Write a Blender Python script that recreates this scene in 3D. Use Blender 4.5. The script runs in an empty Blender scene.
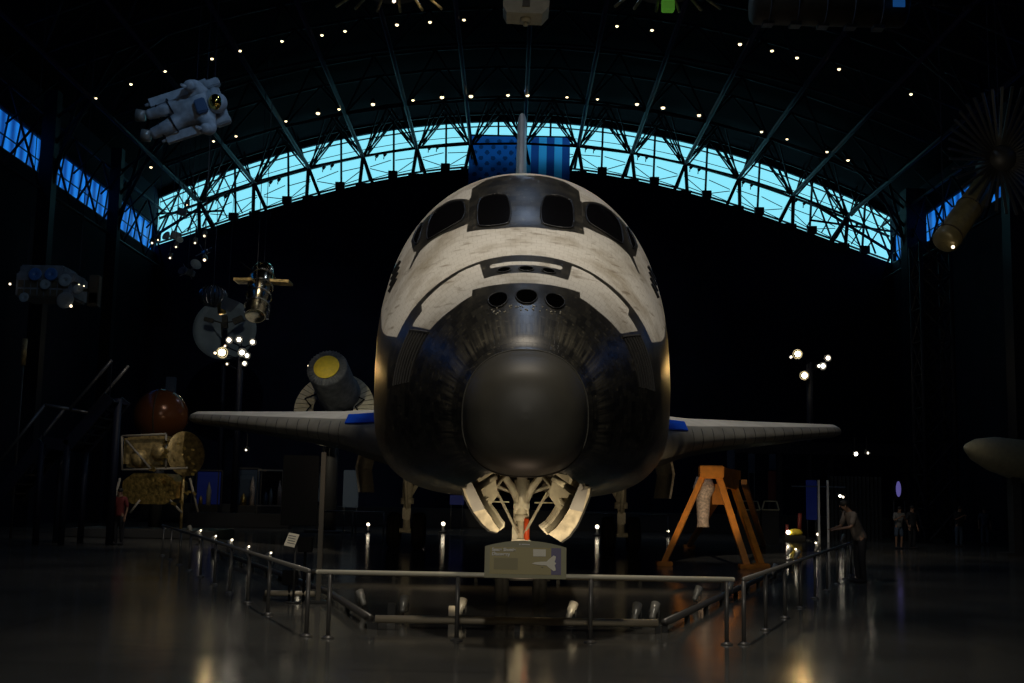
import bpy, bmesh, math, random
from mathutils import Vector, Matrix
R = random.Random(7)
C = bpy.context.scene.collection
sc = bpy.context.scene
RAD = math.radians

# ---------------------------------------------------------------- camera
F = 1200.0; PITCH = RAD(7.38); ROLL = RAD(1.2); CAMZ = 1.7
_cp, _sp, _cr, _sr = math.cos(PITCH), math.sin(PITCH), math.cos(ROLL), math.sin(ROLL)
FW = Vector((0, _cp, _sp)); R0 = Vector((1, 0, 0)); U0 = Vector((0, -_sp, _cp))
RT = R0 * _cr + U0 * _sr; UP = U0 * _cr - R0 * _sr
cam = bpy.data.objects.new('camera', bpy.data.cameras.new('camera')); C.objects.link(cam)
cam.data.sensor_width = 36; cam.data.lens = 36 * F / 1024; cam.data.clip_end = 300; cam.data.clip_start = .05
mw = Matrix.Identity(4)
for i in range(3):
    mw[i][0] = RT[i]; mw[i][1] = UP[i]; mw[i][2] = -FW[i]
mw[2][3] = CAMZ
cam.matrix_world = mw
sc.camera = cam

def at(px, py, Y):
    """the place at depth Y (metres into the hall) that a survey reading px, py stands for"""
    d = FW + RT * ((px - 512) / F) - UP * ((py - 341.5) / F)
    k = Y / d.y
    return Vector((d.x * k, Y, CAMZ + d.z * k))
def fl(px, py):
    d = FW + RT * ((px - 512) / F) - UP * ((py - 341.5) / F)
    k = -CAMZ / d.z
    return Vector((d.x * k, d.y * k, 0))

# ---------------------------------------------------------------- materials
def lin(c):
    return tuple((v / 12.92 if v <= .04045 else ((v + .055) / 1.055) ** 2.4) for v in c)
MATS = {}
def mat(name, col, rough=.6, metal=0, emit=None, es=1, var=0, scale=6, bump=0, spec=.5, sample=True):
    m = bpy.data.materials.new(name); m.use_nodes = True; nt = m.node_tree
    b = nt.nodes['Principled BSDF']
    b.inputs['Base Color'].default_value = (*col, 1); b.inputs['Roughness'].default_value = rough
    b.inputs['Metallic'].default_value = metal; b.inputs['Specular IOR Level'].default_value = spec
    if var or bump:
        tc = nt.nodes.new('ShaderNodeTexCoord'); n = nt.nodes.new('ShaderNodeTexNoise')
        n.inputs['Scale'].default_value = scale; n.inputs['Detail'].default_value = 6
        nt.links.new(tc.outputs['Object'], n.inputs['Vector'])
        if var:
            mr = nt.nodes.new('ShaderNodeMapRange'); mr.inputs[1].default_value = .3; mr.inputs[2].default_value = .7
            mr.inputs[3].default_value = 1 - var; mr.inputs[4].default_value = 1 + var
            nt.links.new(n.outputs['Fac'], mr.inputs[0])
            mx = nt.nodes.new('ShaderNodeVectorMath'); mx.operation = 'SCALE'
            mx.inputs[0].default_value = col
            nt.links.new(mr.outputs[0], mx.inputs['Scale']); nt.links.new(mx.outputs[0], b.inputs['Base Color'])
        if bump:
            bp = nt.nodes.new('ShaderNodeBump'); bp.inputs['Strength'].default_value = bump; bp.inputs['Distance'].default_value = .02
            nt.links.new(n.outputs['Fac'], bp.inputs['Height']); nt.links.new(bp.outputs[0], b.inputs['Normal'])
    if emit:
        b.inputs['Emission Color'].default_value = (*emit, 1); b.inputs['Emission Strength'].default_value = es
        if not sample: m.cycles.emission_sampling = 'NONE'
    MATS[name] = m
    return m
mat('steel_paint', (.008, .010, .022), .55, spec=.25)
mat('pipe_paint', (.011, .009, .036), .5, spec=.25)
mat('rail_dark', (.22, .21, .19), .35, .2)
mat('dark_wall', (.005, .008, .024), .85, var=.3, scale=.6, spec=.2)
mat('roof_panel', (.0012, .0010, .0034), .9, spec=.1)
mat('mullion', (.02, .025, .03), .5, .3)
mat('rail_metal', (.85, .80, .64), .35, .1)
mat('post_metal', (.13, .125, .12), .35, .4)
mat('kerb_metal', (.5, .43, .32), .4, .3)
mat('black', (.003, .003, .0035), .6, spec=.15)
mat('black_gloss', (.004, .004, .005), .12)
mat('rubber', (.006, .006, .006), .8, spec=.2)
mat('tyre_grey', (.035, .034, .033), .7)
mat('rcc', (.075, .07, .056), .5, var=.2, scale=1.6, spec=.5)
mat('rcc_wing', (.20, .195, .17), .5, var=.2, scale=1.2)
mat('gear_white', (.62, .57, .45), .4, var=.12, scale=14)
mat('door_inner', (.50, .44, .34), .5, var=.35, scale=9, bump=.4)
mat('door_panel', (.30, .29, .29), .5, var=.1)
mat('tile_black', (.012, .012, .013), .4)
mat('nozzle_grey', (.02, .02, .02), .5)
mat('tag_orange', (.75, .09, .02), .5)
mat('fin_white', (.62, .60, .56), .55, var=.1, scale=1.5)
mat('blanket_white', (.60, .585, .55), .6, var=.12, scale=1.5)
mat('blue_strip', (.004, .07, .65), .85, spec=.1)
mat('orange_paint', (.62, .22, .02), .45, var=.2, scale=5)
mat('pale_mottled', (.62, .5, .42), .6, var=.5, scale=18)
mat('lamp_warm', (.9, .8, .6), .4, emit=(1, .78, .45), es=2.6, sample=False)
mat('lamp_white', (.9, .9, .85), .4, emit=(1, .9, .7), es=7, sample=False)
mat('lamp_hot', (.9, .9, .85), .4, emit=(1, .80, .42), es=20)
mat('lamp_floor', (.9, .9, .85), .4, emit=(1, .86, .62), es=4, sample=False)
mat('lamp_dim', (.9, .8, .6), .4, emit=(1, .8, .55), es=2.5, sample=False)
mat('lamp_red', (.5, .02, .02), .4, emit=(1, .05, .05), es=.5, sample=False)
mat('fixture', (.34, .33, .30), .3, .3)
mat('fixture_dark', (.03, .03, .03), .5)
mat('suit_white', (.42, .45, .48), .7, var=.25, scale=7, bump=.4)
mat('gold_visor', (.7, .5, .12), .12, 1)
mat('gold_foil', (.75, .52, .16), .28, .9, var=.5, scale=9, bump=1)
mat('telescope_skin', (.62, .56, .40), .17, 1, var=.35, scale=5, bump=.35)
mat('gold_dim', (.45, .33, .14), .45, .4, var=.5, scale=7, bump=.6)
mat('brown_sphere', (.20, .07, .025), .22, .2)
mat('dish_grey', (.20, .23, .24), .6, var=.12, scale=2)
mat('stage_grey', (.13, .145, .165), .6, var=.35, scale=4)
mat('stage_yellow', (.95, .72, .06), .6, var=.1, scale=6)
mat('stage_fan', (.60, .56, .42), .6, var=.1)
mat('foil_silver', (.55, .58, .62), .18, 1, var=.3, scale=8, bump=.5)
mat('olive_tube', (.20, .17, .08), .4, .2, var=.2)
mat('rocket_cream', (.55, .50, .32), .45, var=.1)
mat('blade_grey', (.06, .06, .06), .4, .5)
mat('box_beige', (.30, .27, .20), .6, var=.1)
mat('module_brown', (.06, .045, .025), .6, var=.3)
mat('suit_blue', (.07, .13, .24), .6)
mat('solar_blue', (.04, .12, .3), .3)
mat('green_glint', (.1, .4, .05), .5, emit=(.25, .8, .08), es=.12, sample=False)  # emission stands in for a green reflection
mat('blue_pane', (.02, .1, .4), .5, emit=(.02, .16, .55), es=.22, sample=False)
mat('screen_blue', (.008, .014, .09), .4, emit=(.03, .06, .4), es=.04, sample=False)
mat('screen_purple', (.1, .05, .4), .4, emit=(.35, .3, 1), es=.22, sample=False)
mat('case_frame', (.06, .055, .05), .5)
mat('case_light', (.30, .27, .22), .5)
mat('post_beige', (.10, .088, .07), .5)
mat('banner_blue', (.05, .08, .13), .6)
mat('red_panel', (.14, .02, .02), .6)
mat('curtain', (.05, .055, .06), .8)
mat('sign_frame', (.31, .29, .16), .5)
mat('sign_face', (.36, .29, .085), .45)
mat('sign_shade', (.27, .23, .09), .5)
mat('nozzle_black', (.0015, .0015, .0015), .9, spec=0)
mat('sign_violet', (.12, .10, .22), .5)
mat('sign_white', (.85, .80, .66), .5)
mat('sign_title', (.9, .88, .85), .5)
mat('plinth', (.035, .035, .035), .6)
mat('skin', (.30, .17, .11), .6)
mat('hair', (.01, .008, .006), .7)
mat('cloth_dark', (.012, .013, .018), .85)
mat('cloth_beige', (.17, .14, .12), .85, var=.2, scale=12)
mat('cloth_blue', (.05, .08, .13), .85)
mat('cloth_red', (.18, .03, .03), .85)
mat('cloth_grey', (.16, .16, .16), .85)

# ---------------------------------------------------------------- scene helpers
WP = {}
def setp(o, label=None, cat=None, group=None, kind=None):
    if label: o['label'] = label
    if cat: o['category'] = cat
    if group: o['group'] = group
    if kind: o['kind'] = kind
    return o
def empty(name, loc, label, cat, group=None):
    o = bpy.data.objects.new(name, None); C.objects.link(o); o.location = loc
    o.empty_display_size = .2
    WP[o] = Vector(loc)
    return setp(o, label, cat, group)

class MB:
    def __init__(s): s.v = []; s.f = []; s.sm = []
    def add(s, vs, fs, smooth=False):
        n = len(s.v); s.v += [Vector(v) for v in vs]
        s.f += [tuple(i + n for i in f) for f in fs]; s.sm += [smooth] * len(fs)
        return s
    def box(s, c, d, m=None, bev=0):
        c = Vector(c); d = Vector(d) / 2
        if bev:
            bm = bmesh.new(); bmesh.ops.create_cube(bm, size=1)
            for v in bm.verts: v.co = Vector((v.co.x * d.x * 2, v.co.y * d.y * 2, v.co.z * d.z * 2))
            bmesh.ops.bevel(bm, geom=bm.edges[:], offset=bev, segments=2, affect='EDGES')
            vs = [(m @ v.co if m else v.co.copy()) + c for v in bm.verts]
            bm.verts.index_update(); s.add(vs, [[v.index for v in f.verts] for f in bm.faces]); bm.free(); return s
        vs = []
        for z in (-1, 1):
            for x, y in ((-1, -1), (1, -1), (1, 1), (-1, 1)):
                p = Vector((x * d.x, y * d.y, z * d.z)); vs.append((m @ p if m else p) + c)
        return s.add(vs, [(3, 2, 1, 0), (4, 5, 6, 7), (0, 1, 5, 4), (1, 2, 6, 5), (2, 3, 7, 6), (3, 0, 4, 7)])
    def tube(s, pts, r, n=10, cap=True):
        pts = [Vector(p) for p in pts]
        rs = r if isinstance(r, (list, tuple)) else [r] * len(pts)
        ring = []; u = None
        for i, p in enumerate(pts):
            t = (pts[min(i + 1, len(pts) - 1)] - pts[max(i - 1, 0)])
            if t.length < 1e-9: t = Vector((0, 0, 1))
            t.normalize()
            if u is None:
                a = Vector((0, 0, 1)) if abs(t.z) < .9 else Vector((1, 0, 0)); u = t.cross(a).normalized()
            else:
                u = (u - t * u.dot(t)).normalized()
            w = t.cross(u)
            ring.append([p + (u * math.cos(2 * math.pi * k / n) + w * math.sin(2 * math.pi * k / n)) * rs[i] for k in range(n)])
        vs = [q for rg in ring for q in rg]
        fs = [(i * n + k, i * n + (k + 1) % n, (i + 1) * n + (k + 1) % n, (i + 1) * n + k) for i in range(len(pts) - 1) for k in range(n)]
        if cap: fs += [tuple(range(n))[::-1], tuple((len(pts) - 1) * n + k for k in range(n))]
        return s.add(vs, fs, n > 5)
    def bar(s, a, b, w, h=None):
        """rectangular bar from a to b"""
        a, b = Vector(a), Vector(b); t = (b - a).normalized(); h = h or w
        q = Vector((0, 0, 1)) if abs(t.z) < .95 else Vector((0, 1, 0))
        u = t.cross(q).normalized() * w / 2; v = u.cross(t).normalized() * h / 2
        vs = [a - u - v, a + u - v, a + u + v, a - u + v, b - u - v, b + u - v, b + u + v, b - u + v]
        return s.add(vs, [(3, 2, 1, 0), (4, 5, 6, 7), (0, 1, 5, 4), (1, 2, 6, 5), (2, 3, 7, 6), (3, 0, 4, 7)])
    def lathe(s, prof, c=(0, 0, 0), m=None, n=32):
        """prof: (radius, height) along local z"""
        c = Vector(c); vs = []
        for r, z in prof:
            for k in range(n):
                a = 2 * math.pi * k / n; p = Vector((r * math.cos(a), r * math.sin(a), z)); vs.append((m @ p if m else p) + c)
        fs = [(i * n + k, i * n + (k + 1) % n, (i + 1) * n + (k + 1) % n, (i + 1) * n + k) for i in range(len(prof) - 1) for k in range(n)]
        return s.add(vs, fs, True)
    def prism(s, poly, a, b):
        """poly: list of points on the first side, moved by vector b-a for the second"""
        n = len(poly); off = Vector(b) - Vector(a)
        vs = [Vector(p) for p in poly] + [Vector(p) + off for p in poly]
        return s.add(vs, [tuple(range(n))[::-1], tuple(range(n, 2 * n))] + [(i, (i + 1) % n, n + (i + 1) % n, n + i) for i in range(n)])
    def sphere(s, c, r, m=None, nu=24, nv=14):
        pr = [(max(1e-4, math.sin(math.pi * i / nv)), -math.cos(math.pi * i / nv)) for i in range(nv + 1)]
        rr = Vector(r) if not isinstance(r, (int, float)) else Vector((r, r, r))
        mm = Matrix.Diagonal(rr)
        if m: mm = m @ mm
        return s.lathe(pr, c, mm, nu)
    def build(s, name, material, parent=None, label=None, cat=None, group=None, kind=None, fix=True):
        off = Vector((0, 0, 0)); q = parent
        while q is not None:
            if q in WP: off = WP[q]; break
            q = q.parent
        me = bpy.data.meshes.new(name)
        me.from_pydata([v - off for v in s.v], [], s.f)
        for p, sm in zip(me.polygons, s.sm): p.use_smooth = sm
        if fix:
            bm = bmesh.new(); bm.from_mesh(me); bmesh.ops.recalc_face_normals(bm, faces=bm.faces[:]); bm.to_mesh(me); bm.free()
        mats = material if isinstance(material, (list, tuple)) else [material]
        for m in mats: me.materials.append(MATS[m] if isinstance(m, str) else m)
        o = bpy.data.objects.new(name, me); C.objects.link(o)
        if parent is not None: o.parent = parent
        return setp(o, label, cat, group, kind)

def kids(o): return [c for c in bpy.data.objects if c.parent == o]
def copy_tree(o, parent=None):
    c = o.copy(); C.objects.link(c); c.parent = parent
    for ch in TREE(o): copy_tree(ch, c)
    return c
def TREE(o): return [c for c in C.objects if c.parent == o]
def aim(v):
    """matrix turning local +z to v"""
    return Vector(v).normalized().to_track_quat('Z', 'Y').to_matrix()
def rotm(ax, deg): return Matrix.Rotation(RAD(deg), 3, ax)

def text(name, body, loc, size, material, parent, rot=(90, 0, 0), ext=.002):
    cu = bpy.data.curves.new(name, 'FONT'); cu.body = body; cu.size = size; cu.extrude = ext; cu.offset = size * .03
    cu.materials.append(MATS[material])
    tmp = bpy.data.objects.new(name, cu); C.objects.link(tmp); bpy.context.view_layer.update()
    me = bpy.data.meshes.new_from_object(tmp.evaluated_get(bpy.context.evaluated_depsgraph_get())); bpy.data.objects.remove(tmp)
    o = bpy.data.objects.new(name, me); C.objects.link(o)
    off = Vector((0, 0, 0)); q = parent
    while q is not None:
        if q in WP: off = WP[q]; break
        q = q.parent
    o.parent = parent; o.location = Vector(loc) - off; o.rotation_euler = [RAD(r) for r in rot]
    return o

def spot(name, loc, tgt, power, size, col=(1, .83, .6), blend=.5, rad=.15):
    L = bpy.data.lights.new(name, 'SPOT'); L.energy = power; L.spot_size = RAD(size); L.spot_blend = blend
    L.color = col; L.shadow_soft_size = rad
    o = bpy.data.objects.new(name, L); C.objects.link(o); o.location = loc
    o.rotation_euler = (Vector(tgt) - Vector(loc)).to_track_quat('-Z', 'Y').to_euler()
    return o
# ---------------------------------------------------------------- the hall
XL, XR, YB, YF = -21.9, 23.1, 72.0, -8.0
XC = .4
def ztop(x): return 24.80 - .01074 * (x - XC) ** 2
def zbot(x): return 21.86 - .01372 * (x - XC) ** 2 + 5.8e-6 * (x - XC) ** 4
NS = 60
XS = [XL + (XR - XL) * i / NS for i in range(NS + 1)]

# floor: polished concrete with joints
fm = bpy.data.materials.new('polished_concrete'); fm.use_nodes = True; nt = fm.node_tree; b = nt.nodes['Principled BSDF']
tc = nt.nodes.new('ShaderNodeTexCoord'); n1 = nt.nodes.new('ShaderNodeTexNoise'); n1.inputs['Scale'].default_value = .35; n1.inputs['Detail'].default_value = 8
n2 = nt.nodes.new('ShaderNodeTexNoise'); n2.inputs['Scale'].default_value = 2.2; n2.inputs['Detail'].default_value = 5
cr = nt.nodes.new('ShaderNodeValToRGB'); cr.color_ramp.elements[0].position = .3; cr.color_ramp.elements[0].color = (.070, .071, .070, 1)
cr.color_ramp.elements[1].position = .7; cr.color_ramp.elements[1].color = (.125, .12, .105, 1)
br = nt.nodes.new('ShaderNodeTexBrick'); br.offset = 0; br.inputs['Scale'].default_value = 1; br.inputs['Brick Width'].default_value = 6; br.inputs['Row Height'].default_value = 6
br.inputs['Mortar Size'].default_value = .012; br.inputs['Color1'].default_value = (1, 1, 1, 1); br.inputs['Color2'].default_value = (1, 1, 1, 1); br.inputs['Mortar'].default_value = (.35, .35, .35, 1)
mx = nt.nodes.new('ShaderNodeMixRGB'); mx.blend_type = 'MULTIPLY'; mx.inputs[0].default_value = 1
mr = nt.nodes.new('ShaderNodeMapRange'); mr.inputs[1].default_value = .3; mr.inputs[2].default_value = .7; mr.inputs[3].default_value = .10; mr.inputs[4].default_value = .17
bp = nt.nodes.new('ShaderNodeBump'); bp.inputs['Strength'].default_value = .06; bp.inputs['Distance'].default_value = .03
for a, c in ((tc.outputs['Object'], n1.inputs['Vector']), (tc.outputs['Object'], n2.inputs['Vector']), (tc.outputs['Object'], br.inputs['Vector']), (n1.outputs['Fac'], cr.inputs[0]),
             (cr.outputs[0], mx.inputs[1]), (br.outputs['Color'], mx.inputs[2]), (mx.outputs[0], b.inputs['Base Color']), (n1.outputs['Fac'], mr.inputs[0]),
             (mr.outputs[0], b.inputs['Roughness']), (n2.outputs['Fac'], bp.inputs['Height']), (bp.outputs[0], b.inputs['Normal'])):
    nt.links.new(a, c)
m = MB(); m.box(((XL + XR) / 2, (YF + YB) / 2, -.1), (XR - XL + 1, YB - YF + 1, .2)); m.build('floor', fm, kind='structure')

# end wall under the arched window, and the spandrel over it
m = MB()
for i in range(NS):
    a, c = XS[i], XS[i + 1]
    m.prism([(a, YB, 0), (c, YB, 0), (c, YB, zbot(c)), (a, YB, zbot(a))], (0, 0, 0), (0, .5, 0))
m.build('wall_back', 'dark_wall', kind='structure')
m = MB()
for i in range(NS):
    a, c = XS[i], XS[i + 1]
    m.prism([(a, YB, ztop(a)), (c, YB, ztop(c)), (c, YB, ztop(c) + 1.2), (a, YB, ztop(a) + 1.2)], (0, 0, 0), (0, .5, 0))
m.build('trim_1', 'dark_wall', kind='structure')
# roof shell
m = MB()
def zroof(x): return ztop(x) + .45
for i in range(NS):
    a, c = XS[i], XS[i + 1]
    m.prism([(a, YF, zroof(a)), (c, YF, zroof(c)), (c, YF, zroof(c) + .3), (a, YF, zroof(a) + .3)], (0, 0, 0), (0, YB - YF + .5, 0))
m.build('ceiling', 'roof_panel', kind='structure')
# side walls with a clerestory strip
SZ0, SZ1, SY0 = 16.0, 17.75, 20
for side, X, s in (('left', XL, -1), ('right', XR, 1)):
    m = MB(); dz = .3 if s > 0 else 0
    zt = zroof(X) + .3
    m.box((X + s * .25, (YF + YB) / 2, (SZ0 + dz) / 2), (.5, YB - YF, SZ0 + dz))
    m.box((X + s * .25, (YF + YB) / 2, (SZ1 + dz + zt) / 2), (.5, YB - YF, zt - SZ1 - dz))
    m.box((X + s * .25, (YF + SY0) / 2, (SZ1 + SZ0) / 2 + dz), (.5, SY0 - YF, SZ1 - SZ0))
    m.build('wall_' + side, 'dark_wall', kind='structure')
m = MB(); m.box(((XL + XR) / 2, YF - .25, 13), (XR - XL, .5, 26)); m.build('wall_front', 'dark_wall', kind='structure')

# arched window: bright translucent panes in a grid of mullions
gm = bpy.data.materials.new('daylit_glazing'); gm.use_nodes = True; nt = gm.node_tree; b = nt.nodes['Principled BSDF']
b.inputs['Base Color'].default_value = (.1, .3, .4, 1); b.inputs['Roughness'].default_value = .4
b.inputs['Emission Color'].default_value = (.26, .82, 1.0, 1); b.inputs['Emission Strength'].default_value = 1.0
gs = bpy.data.materials.new('daylit_side_glazing'); gs.use_nodes = True; nt = gs.node_tree; b = nt.nodes['Principled BSDF']
b.inputs['Base Color'].default_value = (.05, .15, .3, 1); b.inputs['Roughness'].default_value = .4
w_ = nt.nodes.new('ShaderNodeTexWave'); w_.wave_type = 'BANDS'; w_.bands_direction = 'Y'; w_.inputs['Scale'].default_value = .30; w_.inputs['Distortion'].default_value = .6
tcx = nt.nodes.new('ShaderNodeTexCoord'); crp = nt.nodes.new('ShaderNodeValToRGB')
crp.color_ramp.elements[0].color = (.004, .05, .26, 1); crp.color_ramp.elements[1].color = (.012, .20, .75, 1)
nt.links.new(tcx.outputs['Object'], w_.inputs['Vector']); nt.links.new(w_.outputs['Fac'], crp.inputs[0]); nt.links.new(crp.outputs[0], b.inputs['Emission Color'])
b.inputs['Emission Strength'].default_value = .95
m = MB()
for i in range(NS):
    a, c = XS[i], XS[i + 1]
    m.prism([(a, YB + .25, zbot(a)), (c, YB + .25, zbot(c)), (c, YB + .25, ztop(c)), (a, YB + .25, ztop(a))], (0, 0, 0), (0, .03, 0))
win = m.build('window_1', gm, kind='structure')
NODE = 3.2           # spacing of the truss nodes along the arch
NX0 = .5       # x of one node
nodes_x = [NX0 + NODE * k for k in range(-7, 9)]
nodes_x = [x for x in nodes_x if XL + .6 < x < XR - .6]
m = MB()
def arcbar(m, fz, Y, w, x0=XL + .1, x1=XR - .1, n=48):
    P = [Vector((x0 + (x1 - x0) * i / n, Y, fz(x0 + (x1 - x0) * i / n))) for i in range(n + 1)]
    for a, c in zip(P, P[1:]): m.bar(a, c, w)
arcbar(m, lambda x: zbot(x) + .14, YB + .1, .10)
arcbar(m, lambda x: zbot(x) + (ztop(x) - zbot(x)) * .56, YB + .1, .13)
arcbar(m, lambda x: zbot(x) + (ztop(x) - zbot(x)) * .70, YB + .14, .035)
arcbar(m, lambda x: ztop(x) - .30, YB + .1, .07)
for x in nodes_x:
    xm = x + NODE / 2
    m.bar((xm, YB + .08, zbot(xm)), (xm + (xm - XC) * .012, YB + .08, ztop(xm)), .12)
m.build('window_frame', 'mullion', win, kind='structure')
for k, (side, X, s) in enumerate((('left', XL, -1), ('right', XR, 1))):
    dz = .3 if s > 0 else 0
    m = MB(); m.box((X + s * .3, (SY0 + YB) / 2, (SZ0 + SZ1) / 2 + dz), (.04, YB - SY0, SZ1 - SZ0))
    w2 = m.build('window_%d' % (k + 2), gs, kind='structure')
    m = MB()
    for zz in (SZ0 + .06, SZ0 + .65, SZ1 - .06): m.bar((X + s * .1, SY0, zz + dz), (X + s * .1, YB, zz + dz), .05)
    y = SY0
    while y < YB:
        m.bar((X + s * .1, y, SZ0 + dz), (X + s * .1, y + .5, SZ1 + dz), .07); y += 1.3
    m.build('window_frame', 'mullion', w2, kind='structure')

# roof trusses: arched space frames across the hall
DEP = 2.55
def truss(Y, label, trees=False):
    dep = DEP
    m = MB()
    bn = [Vector((x, Y, zroof(x) - dep - .1)) for x in nodes_x]
    xs2 = [nodes_x[0] - NODE / 2] + [x + NODE / 2 for x in nodes_x]
    xs2 = [x for x in xs2 if XL < x < XR]
    tf = [Vector((x, Y - 1.5, zroof(x) - .3)) for x in xs2]
    tb = [Vector((x, min(Y + 1.5, YB - .15), zroof(x) - .3)) for x in xs2]
    for L, r in ((bn, .07), (tf, .07), (tb, .07)):
        for a, c in zip(L, L[1:]): m.tube([a, c], r, 6)
    for i, q in enumerate(bn):
        for L in (tf, tb):
            for j in (i, i + 1):
                if j < len(L): m.tube([q, L[j]], .05, 6)
        if trees:
            # fans of thin rods from each node to the roof
            for dx in (-1.9, -1.0, 1.0, 1.9):
                for dy in (-.8, 1.4):
                    x2 = q.x + dx
                    if XL < x2 < XR: m.tube([q + Vector((.12 * dx, 0, 0)), (x2, min(YB - .2, Y + dy), zroof(x2) - .05)], .05, 5)
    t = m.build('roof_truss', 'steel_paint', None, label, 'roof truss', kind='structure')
    return t
truss(69.4, 'blue-black pipe truss arching just in front of the bright window', True)
for Y, lb in ((61.5, 'second pipe truss from the bright window under the roof'), (53.5, 'third pipe truss from the bright window under the roof'), (45.5, 'fourth pipe truss from the bright window under the roof')):
    truss(Y, lb)
# braces standing on the window sill: A-shaped legs, sill boxes and tie rods
for i, x in enumerate(nodes_x):
    q = Vector((x, 69.4, zroof(x) - DEP - .1)); zb = zbot(x)
    m = MB()
    for dx in (-.42, .42):
        m.tube([q, (x + dx, 71.5, zbot(x + dx) - .35)], .11, 6)
    m.box((x, 71.55, zb - .3), (1.3, .3, .3))
    m.box((x + NODE / 2, 71.5, zbot(x + NODE / 2) + .05), (.55, .35, .45))
    for s in (-1, 1):
        m.tube([(x + s * .2, 71.4, zbot(x) + .75), (x + s * NODE * .46, 71.4, zbot(x + s * NODE / 2) + .1)], .028, 5)
        m.tube([(x + s * .35, 71.4, zbot(x) + .1), (x + s * NODE * .46, 71.4, zbot(x + s * NODE / 2) + .1)], .028, 5)
        m.tube([(x + s * .2, 71.4, zbot(x) + .85), (x + s * NODE * .46, 71.4, zbot(x + s * NODE / 2) + .95)], .028, 5)
    m.build('window_brace', 'steel_paint', None, 'A-shaped dark steel brace standing on the sill of the arched window', 'brace', 'braces along the arched window sill')
# small floodlights clamped to the window mullions
for i, x in enumerate(nodes_x):
    for dx in (.55, 1.05):
        xx = x + dx; z = zbot(xx) + (ztop(xx) - zbot(xx)) * .42
        m = MB(); m.tube([(xx, 71.3, z), (xx + .12, 71.2, z + .12)], .09, 8); m.tube([(xx, 71.3, z), (xx - .02, 71.3, z - .22)], .03, 5); m.tube([(xx + .1, 71.3, z + .1), (xx + .12, 71.7, z + .3)], .025, 5)
        m.build('window_floodlight', 'black', None, 'small black floodlight clamped to the arched window frame', 'floodlight', 'floodlights on the window frame')
# pipes running the length of the roof to the truss nodes
for i, x in enumerate(nodes_x):
    z = zroof(x) - DEP - .1
    m = MB(); m.tube([(x, 40, z), (x, 69.6, z)], .11, 12)
    m.tube([(x, 69.6, z), (x - (x - XC) * .02, 71.7, zbot(x) + .1)], .09, 8)
    m.build('roof_pipe', 'pipe_paint', None, 'long steel pipe running under the roof towards the bright window', 'roof pipe', 'pipes along the roof', kind='structure')

# wall columns
def column(x, Y, w, label, z=19.3):
    m = MB(); m.box((x, Y, z / 2), (w, w, z)); s = -1 if x > 0 else 1
    for k in range(4):
        z0 = 14.0 + k * 1.3
        m.tube([(x, Y, z0), (x + s * (1.5 + k * 1.2), Y, zroof(x + s * (1.5 + k * 1.2)) - .2)], .08, 6)
    m.build('column', 'steel_paint', None, label, 'column', kind='structure')
column(at(46, 200, 52).x, 52, .6, 'thick dark steel column crossing the side window strip beside the hanging satellite')
column(at(114, 220, 61).x, 61, .55, 'thick dark steel column nearest the corner by the spiral of small craft')
column(at(915, 300, 66).x, 66, 1.1, 'dark steel column nearest the end of the bright arch by the lamp pole')
column(21.8, 51, .9, 'dark steel column behind the hanging tube and ribbed antenna')

# lattice braces on the side walls
def lattice(x, Y0, Y1, z0, z1, n, lab, r=.06):
    m = MB()
    for i in range(n):
        a, c = Y0 + (Y1 - Y0) * i / n, Y0 + (Y1 - Y0) * (i + 1) / n
        m.tube([(x, a, z0), (x, c, z1)], r, 6); m.tube([(x, a, z1), (x, c, z0)], r, 6)
        m.tube([(x, a, (z0 + z1) / 2), (x - math.copysign(1.2, x), (a + c) / 2, z1 + .8)], r * .8, 6)
    for z in (z0, z1): m.tube([(x, Y0, z), (x, Y1, z)], r * 1.3, 6)
    m.build('side_lattice', 'steel_paint', None, lab, 'lattice', kind='structure')
lattice(-21.0, 44, 71, 14.8, 18.2, 7, 'dark lattice girder in front of the blue side window strip over the staircase')
lattice(22.2, 44, 71, 15.1, 18.4, 7, 'dark lattice girder in front of the blue side window strip behind the hanging tube')

# cross bracing filling the two corners of the arch
for x0, x1, lb in ((XL + .3, -17.5, 'cross bracing in the low corner of the arched window over the small hanging satellites'), (XR - .3, 17.8, 'cross bracing in the low corner of the arched window beside the end column')):
    m = MB(); s = 1 if x1 > x0 else -1
    for k in range(5):
        xa = x0 + s * k * .9; xb = xa + s * 1.5
        m.tube([(xa, 71.3, zbot(xa)), (xb, 71.0, zroof(xb) - .4)], .06, 6); m.tube([(xb, 71.2, zbot(xb)), (xa, 71.1, zroof(xa) - .5)], .045, 6)
    m.tube([(x0, 70.9, zbot(x0) + .3), (x1, 70.9, zbot(x1) + 1.6)], .09, 6); m.tube([(x0, 70.8, zbot(x0) + 1.6), (x1, 70.8, zbot(x1) + .4)], .07, 6)
    m.build('corner_brace', 'steel_paint', None, lb, 'brace')

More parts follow.
